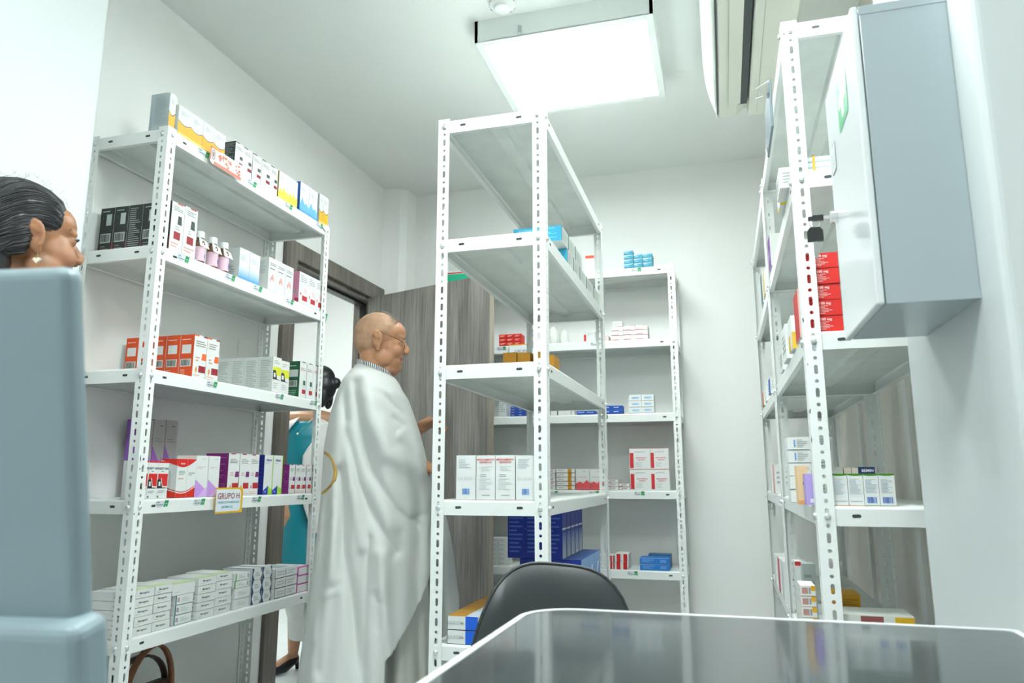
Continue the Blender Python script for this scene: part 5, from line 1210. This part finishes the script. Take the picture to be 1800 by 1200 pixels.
# gold embroidered hoop laid on the cloth
from mathutils.bvhtree import BVHTree
bv = BVHTree.FromPolygons([Vector(p) for p in chv], [(i*chq+j, i*chq+j+1, ((i+1) % 300)*chq+j+1, ((i+1) % 300)*chq+j) for i in range(300) for j in range(chq-1)])
MWI = man.matrix_world.inverted() if False else (Matrix.Translation(MC)@Matrix.Rotation(az, 4, 'Z')).inverted()
MGB = mat('gold_braid', (.58, .36, .09), .5, .3, bump=(500, .4))
pts = []
arc = [(565, 793), (572, 795), (580, 800), (586, 809), (589, 820), (590, 832), (588, 843), (584, 852), (577, 860), (568, 866), (560, 869)]
for (p0, p1) in zip(arc, arc[1:]):
    for k in range(4):
        px, py = p0[0]+(p1[0]-p0[0])*k/4, p0[1]+(p1[1]-p0[1])*k/4
        o_ = MWI@CAMP; d_ = (MWI.to_3x3()@ray(px, py)).normalized(); h_ = bv.ray_cast(o_, d_)
        if h_[0]: pts.append(h_[0]-d_*.003)
if len(pts) > 3:
    b = MB(); b.tube(pts, .0066, MGB, 6); b.build('gold_braid', man)

# ---- woman at the left edge
WC = Vector((-1.30, 1.10, 0)); wa = math.radians(96)   # facing direction angle from +x
wom = thing('person', WC, 'woman with long black tied-back hair and heart earring at the left edge, head turned away', 'person', None, 0)
pe = at(64, 416, y=1.06)-WC
faz = math.radians(67)
WT = Matrix.Translation((pe.x-.076*math.sin(faz)*1.0, pe.y+.076*math.cos(faz)+.0, pe.z))@Matrix.Rotation(faz, 4, 'Z')@Matrix.Rotation(math.radians(-5), 4, 'Y')@Matrix.Scale(1.05, 4)
b = MB(); head_blobs(b, WT, False, SKW)
hp = WT@Vector((-.02, 0, -.05)); cap(b, hp, (hp.x-.02, hp.y-.02, hp.z-.14), .050, .052, SKW)
nb = Vector((hp.x-.035, hp.y-.03, hp.z-.17))
ell(b, nb+Vector((0, 0, -.17)), (.17, .12, .20), SKW); ell(b, nb+Vector((0, 0, -.45)), (.15, .12, .22), SKW); ell(b, nb+Vector((0, 0, -.62)), (.16, .13, .14), SKW)
for s in (-1, 1):
    cap(b, nb+Vector((s*.13, 0, -.06)), nb+Vector((s*.165, .01, -.33)), .045, .036, SKW); cap(b, nb+Vector((s*.165, .01, -.33)), nb+Vector((s*.13, .12, -.52)), .034, .024, SKW)
    hand_blobs(b, nb+Vector((s*.13, .12, -.52)), (-.3*s, .6, -.6), (-s, 0, .1), SKW, s, .35, .85)
    cap(b, nb+Vector((s*.08, 0, -.66)), (nb.x+s*.08, nb.y, .42), .08, .052, SKW); cap(b, (nb.x+s*.08, nb.y, .42), (nb.x+s*.08, nb.y-.02, .08), .052, .034, SKW)
    cap(b, (nb.x+s*.08, nb.y-.03, .035), (nb.x+s*.08, nb.y+.12, .028), .032, .024, SKW)
def paint_w(c, n):
    q = WT.inverted()@Vector(c)
    return 1 if (q.x > .070 and -.056 < q.z < -.036 and abs(q.y) < .024 and abs(q.x) < .12) else 0
fuse(b, 'body', .0042, wom, 4, paint_w, [SKW, SKL])
# hair: scalp shell swept back plus long fall
b = MB(); H3 = WT.to_3x3(); PW = lambda x, y, z: WT@Vector((x, y, z))
def HE(c, r, M=None): ell(b, PW(*c), r, HB, H3@(M or Matrix.Identity(3)), 24)
HE((-.014, 0, .048), (.084, .080, .076)); HE((-.045, 0, .030), (.070, .078, .078)); HE((.020, 0, .072), (.060, .062, .042), Matrix.Rotation(.5, 3, 'Y'))
for s in (-1, 1): HE((.004, s*.050, .052), (.050, .026, .042), Matrix.Rotation(.3, 3, 'Y')); HE((-.030, s*.062, .012), (.030, .022, .05))
HE((-.085, 0, .02), (.040, .060, .06)); HE((-.075, 0, -.05), (.055, .078, .09)); HE((-.075, 0, -.16), (.045, .085, .11)); HE((-.07, 0, -.28), (.035, .08, .11))
ho = fuse(b, 'hair', .004, wom, 3)
# strand relief: fine locks combed back
b = MB(); rr = random.Random(11); hv = [v.co.copy() for v in ho.data.vertices]; hbv = BVHTree.FromPolygons(hv, [tuple(p.vertices) for p in ho.data.polygons])
WI = WT.inverted()
def surf(q, off):
    c = Vector((-.03, 0, .03)) if q.z > -.03 else Vector((-.07, 0, q.z)); d = (H3@(q-c)).normalized(); o_ = WT@c
    h_ = hbv.ray_cast(o_+d*.25, -d); return (h_[0]+d*off) if h_[0] else None
for i in range(420):
    y = rr.uniform(-.078, .078) if i < 240 else rr.choice((-1, 1))*rr.uniform(.05, .085); pts = []
    if i < 240: path = [(.07-.018*k, y*(1-.03*k), .06+.075*math.sin(min(1, k/5.5)*PI*.62)-.004*k*k*.35) for k in range(9)]
    else:
        z0 = rr.uniform(-.02, .09); path = [(.045-.017*k, y, z0+.006*k-.0015*k*k) for k in range(9)]
    path = [Vector(p) for p in path]; jit = rr.uniform(.0, .0022)
    for p in path:
        q = surf(p, jit)
        if q: pts.append(q)
    if len(pts) > 4: b.tube(pts, [.0004+.0007*math.sin(PI*(k+.3)/len(pts)) for k in range(len(pts))], HB, 5, caps=False)
for i in range(150):   # long fall behind the ear
    a = rr.uniform(-1.5, 1.5); pts = []
    for k in range(8):
        z = .0-.045*k; q = surf(Vector((-.07+.03*math.cos(a+PI), .08*math.sin(a)*1.0, z-.035)), rr.uniform(0, .001))
        if q: pts.append(q)
    if len(pts) > 4: b.tube(pts, .0014, HB, 5, caps=False)
for i in range(130):   # flyaway hairs on the crown
    th = rr.uniform(-1.2, 1.6); p = WT@Vector((-.014+.086*math.sin(th)*.95, rr.uniform(-.05, .05), .046+.078*math.cos(th)))
    d = (H3@Vector((rr.uniform(-.6, .9), rr.uniform(-.6, .6), rr.uniform(.3, 1)))).normalized(); e = (H3@Vector((rr.uniform(-1, 1), rr.uniform(-1, 1), -.3)))
    ln = rr.uniform(.004, .011); b.tube([p, p+d*ln, p+d*ln*1.6+e*ln*.5], [.00022, .0002, .0001], HB, 3, caps=False)
b.build('loose_strands', ho)
b = MB(); MER = mat('pearl_enamel', (.85, .78, .60), .2, .3); le = -1   # ear towards the viewer
ec = WT@Vector((-.002, -.083, -.046)); hw_ = Vector((CR.x, CR.y, 0)).normalized()
P = []
for q in range(24):
    a = 2*PI*q/24; P.append((.0072*math.sin(a)**3, .0062*(13*math.cos(a)-5*math.cos(2*a)-2*math.cos(3*a)-math.cos(4*a))/15))
for s_, off in ((1, -.0022), (-1, .0022)): b.add([ec+hw_*p[0]+Vector((0, 0, p[1]))+Vector((CF.x, CF.y, 0))*off for p in P], [tuple(range(24))], MER)
b.add([ec+hw_*p[0]+Vector((0, 0, p[1]))+Vector((CF.x, CF.y, 0))*off for off in (-.0022, .0022) for p in P], [(i, (i+1) % 24, 24+(i+1) % 24, 24+i) for i in range(24)], MER)
b.tube([ec+Vector((0, 0, .005)), ec+Vector((0, 0, .016))], .0009, MGO, 6); b.build('earring', wom)
b = MB()
for s in (-1, 1): ell(b, WT@Vector((.0705, s*.030, .010)), (.0112,)*3, ME); ell(b, WT@Vector((.078, s*.0305, .009)), (.0045,)*3, MI)
b.build('eye', wom)
b = MB()
for s in (-1, 1):
    for k in range(12):
        y = s*(.022+.0018*k); p = WT@Vector((.081-.0003*k*k*.25, y, .013)); b.tube([p, p+H3@Vector((.005, s*.0015, -.0005)), p+H3@Vector((.0095, s*.003, .003))], [.0007, .0006, .0002], M_BLACK, 4)
    b.tube([WT@Vector((.084-.004*k, s*(.014+.008*k), .030+.003*k-.0007*k*k)) for k in range(6)], [.0008, .0018, .002, .0016, .0012, .0006], M_BLACK, 6)
b.build('eyelash', wom)
MTOP = mat('navy_blouse', (.05, .07, .12), .7)
b = MB(); 
for z_, rx_, ry_ in ((-.03, 1, 1),): pass
ell(b, nb+Vector((0, 0, -.17)), (.16, .125, .21), MTOP); ell(b, nb+Vector((0, 0, -.45)), (.165, .135, .23), MTOP); ell(b, nb+Vector((0, 0, -.66)), (.175, .145, .17), MTOP)
for s in (-1, 1): cap(b, nb+Vector((s*.13, 0, -.06)), nb+Vector((s*.165, .01, -.25)), .056, .052, MTOP)
fuse(b, 'blouse', .007, wom, 3)
MTR = mat('dark_trousers', (.03, .03, .04), .8); b = MB()
ell(b, nb+Vector((0, 0, -.72)), (.18, .15, .13), MTR)
for s in (-1, 1): cap(b, nb+Vector((s*.08, 0, -.72)), (nb.x+s*.08, nb.y, .10), .095, .055, MTR)
fuse(b, 'trousers', .008, wom, 3)

# ---- woman in teal beyond the doorway
TC = Vector((-2.115, 3.42, 0)); taz = math.atan2(-TC.x, TC.y)
def tz(px, py):
    Dd = Vector((-math.sin(taz), math.cos(taz), 0)); Uu = Vector((math.cos(taz), math.sin(taz), 0)); d = ray(px, py); t = (TC-CAMP).dot(Dd)/d.dot(Dd); p = CAMP+d*t; return (p-TC).dot(Uu), p.z
tw = thing('person', TC, 'woman in teal blouse, open white jacket and pale skirt standing beyond the doorway', 'person', None, taz)
b = MB(); nx, nz = tz(543, 712); SK2 = mat('skin_light_tan', (.56, .31, .18), .5, noise=(12, .06), sss=.06)
TH = Matrix.Translation((nx+.040, .01, nz+.100))@Matrix.Rotation(PI-.35, 4, 'Z')@Matrix.Scale(.90, 4)
head_blobs(b, TH, False, SK2)
cap(b, (nx, 0, nz+.08), (nx-.005, 0, nz-.03), .047, .052, SK2)
ell(b, (nx, 0, nz-.075), (.165, .085, .055), SK2); ell(b, (nx-.01, 0, nz-.20), (.145, .10, .17), SK2); ell(b, (nx-.01, 0, nz-.42), (.13, .10, .18), SK2); ell(b, (nx-.01, 0, nz-.56), (.155, .12, .14), SK2)
for s in (-1, 1):
    cap(b, (nx+s*.165, 0, nz-.09), (nx+s*.195, .02, nz-.34), .042, .034, SK2); cap(b, (nx+s*.195, .02, nz-.34), (nx+s*.06, .17, nz-.46), .032, .022, SK2)
    hand_blobs(b, (nx+s*.06, .17, nz-.46), (-s*.7, .1, -.5), (-s, 0, 0), SK2, -s, .4, .82)
for lx, ly in ((tz(513, 1120)[0], -.03), (tz(513, 1120)[0]+.17, .02)):
    cap(b, (nx+(.08 if ly > 0 else -.05), 0, nz-.60), (lx+.012, ly, .42), .085, .050, SK2); cap(b, (lx+.012, ly, .42), (lx+.016, ly+.015, .27), .050, .044, SK2); cap(b, (lx+.016, ly+.015, .27), (lx+.010, ly+.02, .095), .044, .027, SK2)
    cap(b, (lx+.012, ly+.03, .065), (lx-.07, ly-.05, .035), .026, .024, SK2)
fuse(b, 'body', .0045, tw, 4)
MTE = mat('teal_satin', (.0, .235, .30), .38, bump=(14, .12)); MJK = mat('white_jacket_cloth', (.80, .80, .78), .7); MSKT = mat('pale_grey_skirt', (.62, .64, .62), .7)
def loft(name, rows, m, parent, nth=48, fold_=(0, 0), arc=None, th=.004):
    """rows (z, uL, uR, depth, yc); arc = (a0,a1) keeps only part of the ring"""
    b = MB(); rows = sorted(rows, key=lambda r: -r[0]); vs = []; full = arc is None; a0, a1 = arc or (0, 2*PI); k = nth if full else nth+1
    fine = []
    for r0, r1 in zip(rows, rows[1:]):
        for s in range(5): t = s/5; fine.append([x*(1-t)+y*t for x, y in zip(r0, r1)])
    fine.append(list(rows[-1]))
    for (z, l, r, d, yc) in fine:
        drop = (fine[0][0]-z)
        for i in range(k):
            a = a0+(a1-a0)*i/nth; R_ = (r-l)/2; c = (l+r)/2; f = fold_[1]*min(1, drop*2)*math.sin(fold_[0]*a+z*3)
            vs.append((c+(R_+f)*math.cos(a), yc-(d+f)*math.sin(a), z))
    n = len(fine)
    b.add(vs, [(j*k+i, (j+1)*k+i, (j+1)*k+(i+1) % k, j*k+(i+1) % k) for j in range(n-1) for i in range(k if full else nth)], m, True)
    o = b.build(name, parent); s = o.modifiers.new('t', 'SOLIDIFY'); s.thickness = th; s.offset = 1; return o
def zr(py, l, r, d, yc=0): u0, z = tz(l, py); u1, _ = tz(r, py); return (z, u0, u1, d, yc)
# teal top with a round neckline: a lofted shell, dips at the front
b = MB(); rows = [zr(738, 507, 577, .09), zr(760, 496, 582, .118), zr(800, 490, 583, .128), zr(860, 489, 578, .122), zr(920, 488, 577, .122), zr(960, 484, 580, .135), zr(1000, 480, 584, .145), zr(1012, 479, 585, .146)]
nth = 64; fine = []
for r0, r1 in zip(rows, rows[1:]):
    for s in range(5): t = s/5; fine.append([x*(1-t)+y*t for x, y in zip(r0, r1)])
fine.append(rows[-1]); vs = []
topz = fine[0][0]
for q, (z, l, r, d, yc) in enumerate(fine):
    for i in range(nth):
        a = 2*PI*i/nth; R_ = (r-l)/2; c = (l+r)/2; zz = z
        if q == 0: 
            R2 = .062; vs.append((c+R2*math.cos(a), -.065*math.sin(a), topz+.035-.045*max(0, math.sin(a)))); continue
        k_ = .006*math.sin(5*a+z*14)*min(1, q/8)
        vs.append((c+(R_+k_)*math.cos(a), yc-(d+k_)*math.sin(a), zz))
b.add(vs, [(j*nth+i, (j+1)*nth+i, (j+1)*nth+(i+1) % nth, j*nth+(i+1) % nth) for j in range(len(fine)-1) for i in range(nth)], MTE, True)
o = b.build('teal_blouse', tw)
SKR = [zr(985, 484, 582, .125), zr(1040, 492, 578, .13), zr(1085, 505, 572, .125), zr(1108, 506, 566, .12), zr(1120, 507, 565, .118)]
loft('skirt', SKR, MSKT, tw, fold_=(3, .003))
# open jacket: two front halves and back, ring with a gap at the front
JR = [zr(733, 510, 574, .085, .0), zr(745, 497, 586, .125), zr(790, 486, 592, .146), zr(860, 486, 592, .142), zr(920, 484, 590, .142), zr(935, 484, 590, .142)]
b = MB(); vs = []; fine = []
for r0, r1 in zip(JR, JR[1:]):
    for s in range(6): t = s/6; fine.append([x*(1-t)+y*t for x, y in zip(r0, r1)])
fine.append(JR[-1]); nth = 60
gl_ = [(733, 528, 556), (760, 505, 561), (800, 492, 532), (850, 490, 529), (885, 489, 532), (925, 488, 545), (940, 488, 540)]
gt = []
for py, l, r in gl_: u0, z = tz(l, py); u1, _ = tz(r, py); gt.append((z, u0, u1))
for (z, l, r, d, yc) in fine:
    g0, g1 = smooth_interp(gt, z); c = (l+r)/2; R_ = (r-l)/2
    aR = math.acos(max(-1, min(1, (g1-c)/R_))); aL = math.acos(max(-1, min(1, (g0-c)/R_)))
    for i in range(nth+1):
        a = aL+(2*PI+aR-aL)*i/nth; vs.append((c+R_*math.cos(a), yc-d*math.sin(a), z))
b.add(vs, [(j*(nth+1)+i, (j+1)*(nth+1)+i, (j+1)*(nth+1)+i+1, j*(nth+1)+i+1) for j in range(len(fine)-1) for i in range(nth)], MJK, True)
o = b.build('jacket', tw); s = o.modifiers.new('t', 'SOLIDIFY'); s.thickness = .005; s.offset = 1
b = MB()
for s in (-1, 1): cap(b, (nx+s*.165, 0, nz-.085), (nx+s*.197, .02, nz-.34), .052, .044, MJK); cap(b, (nx+s*.197, .02, nz-.34), (nx+s*.065, .168, nz-.455), .042, .034, MJK)
fuse(b, 'jacket_sleeve', .007, tw, 3)
b = MB(); px_, pz_ = tz(523, 765); qx, qz = tz(538, 738); b.tube([(nx-.05, -.045, nz-.01), (qx-.01, -.10, (pz_+qz)/2+.01), (px_, -.128, pz_), (qx+.03, -.10, qz), (nx+.05, -.05, nz)], .0006, M_CHR, 5); ell(b, (px_, -.134, pz_), (.0055,)*3, MER); b.build('necklace', tw)
b = MB(); T3 = TH.to_3x3()
for c, r in (((-.014, 0, .05), (.088, .084, .08)), ((-.04, 0, .0), (.07, .082, .09)), ((-.05, .055, -.06), (.03, .025, .07)), ((-.05, -.055, -.06), (.03, .025, .07)), ((-.105, 0, .02), (.035, .035, .035))): ell(b, TH@Vector(c), r, HB, T3, 20)
fuse(b, 'hair', .006, tw, 2)
b = MB(); MS = mat('black_court_shoe', (.012, .014, .018), .28)
for lx, ly in ((tz(513, 1120)[0], -.03), (tz(513, 1120)[0]+.17, .02)):
    b = MB(); cap(b, (lx+.012, ly+.035, .055), (lx-.03, ly-.02, .032), .030, .030, MS); cap(b, (lx-.03, ly-.02, .032), (lx-.088, ly-.075, .022), .030, .020, MS); sh_ = fuse(b, 'shoe', .004, tw, 3)
    b = MB(); b.tube([(lx+.03, ly+.05, .05), (lx+.032, ly+.052, .0)], [.012, .008], MS, 10); b.build('heel', sh_)
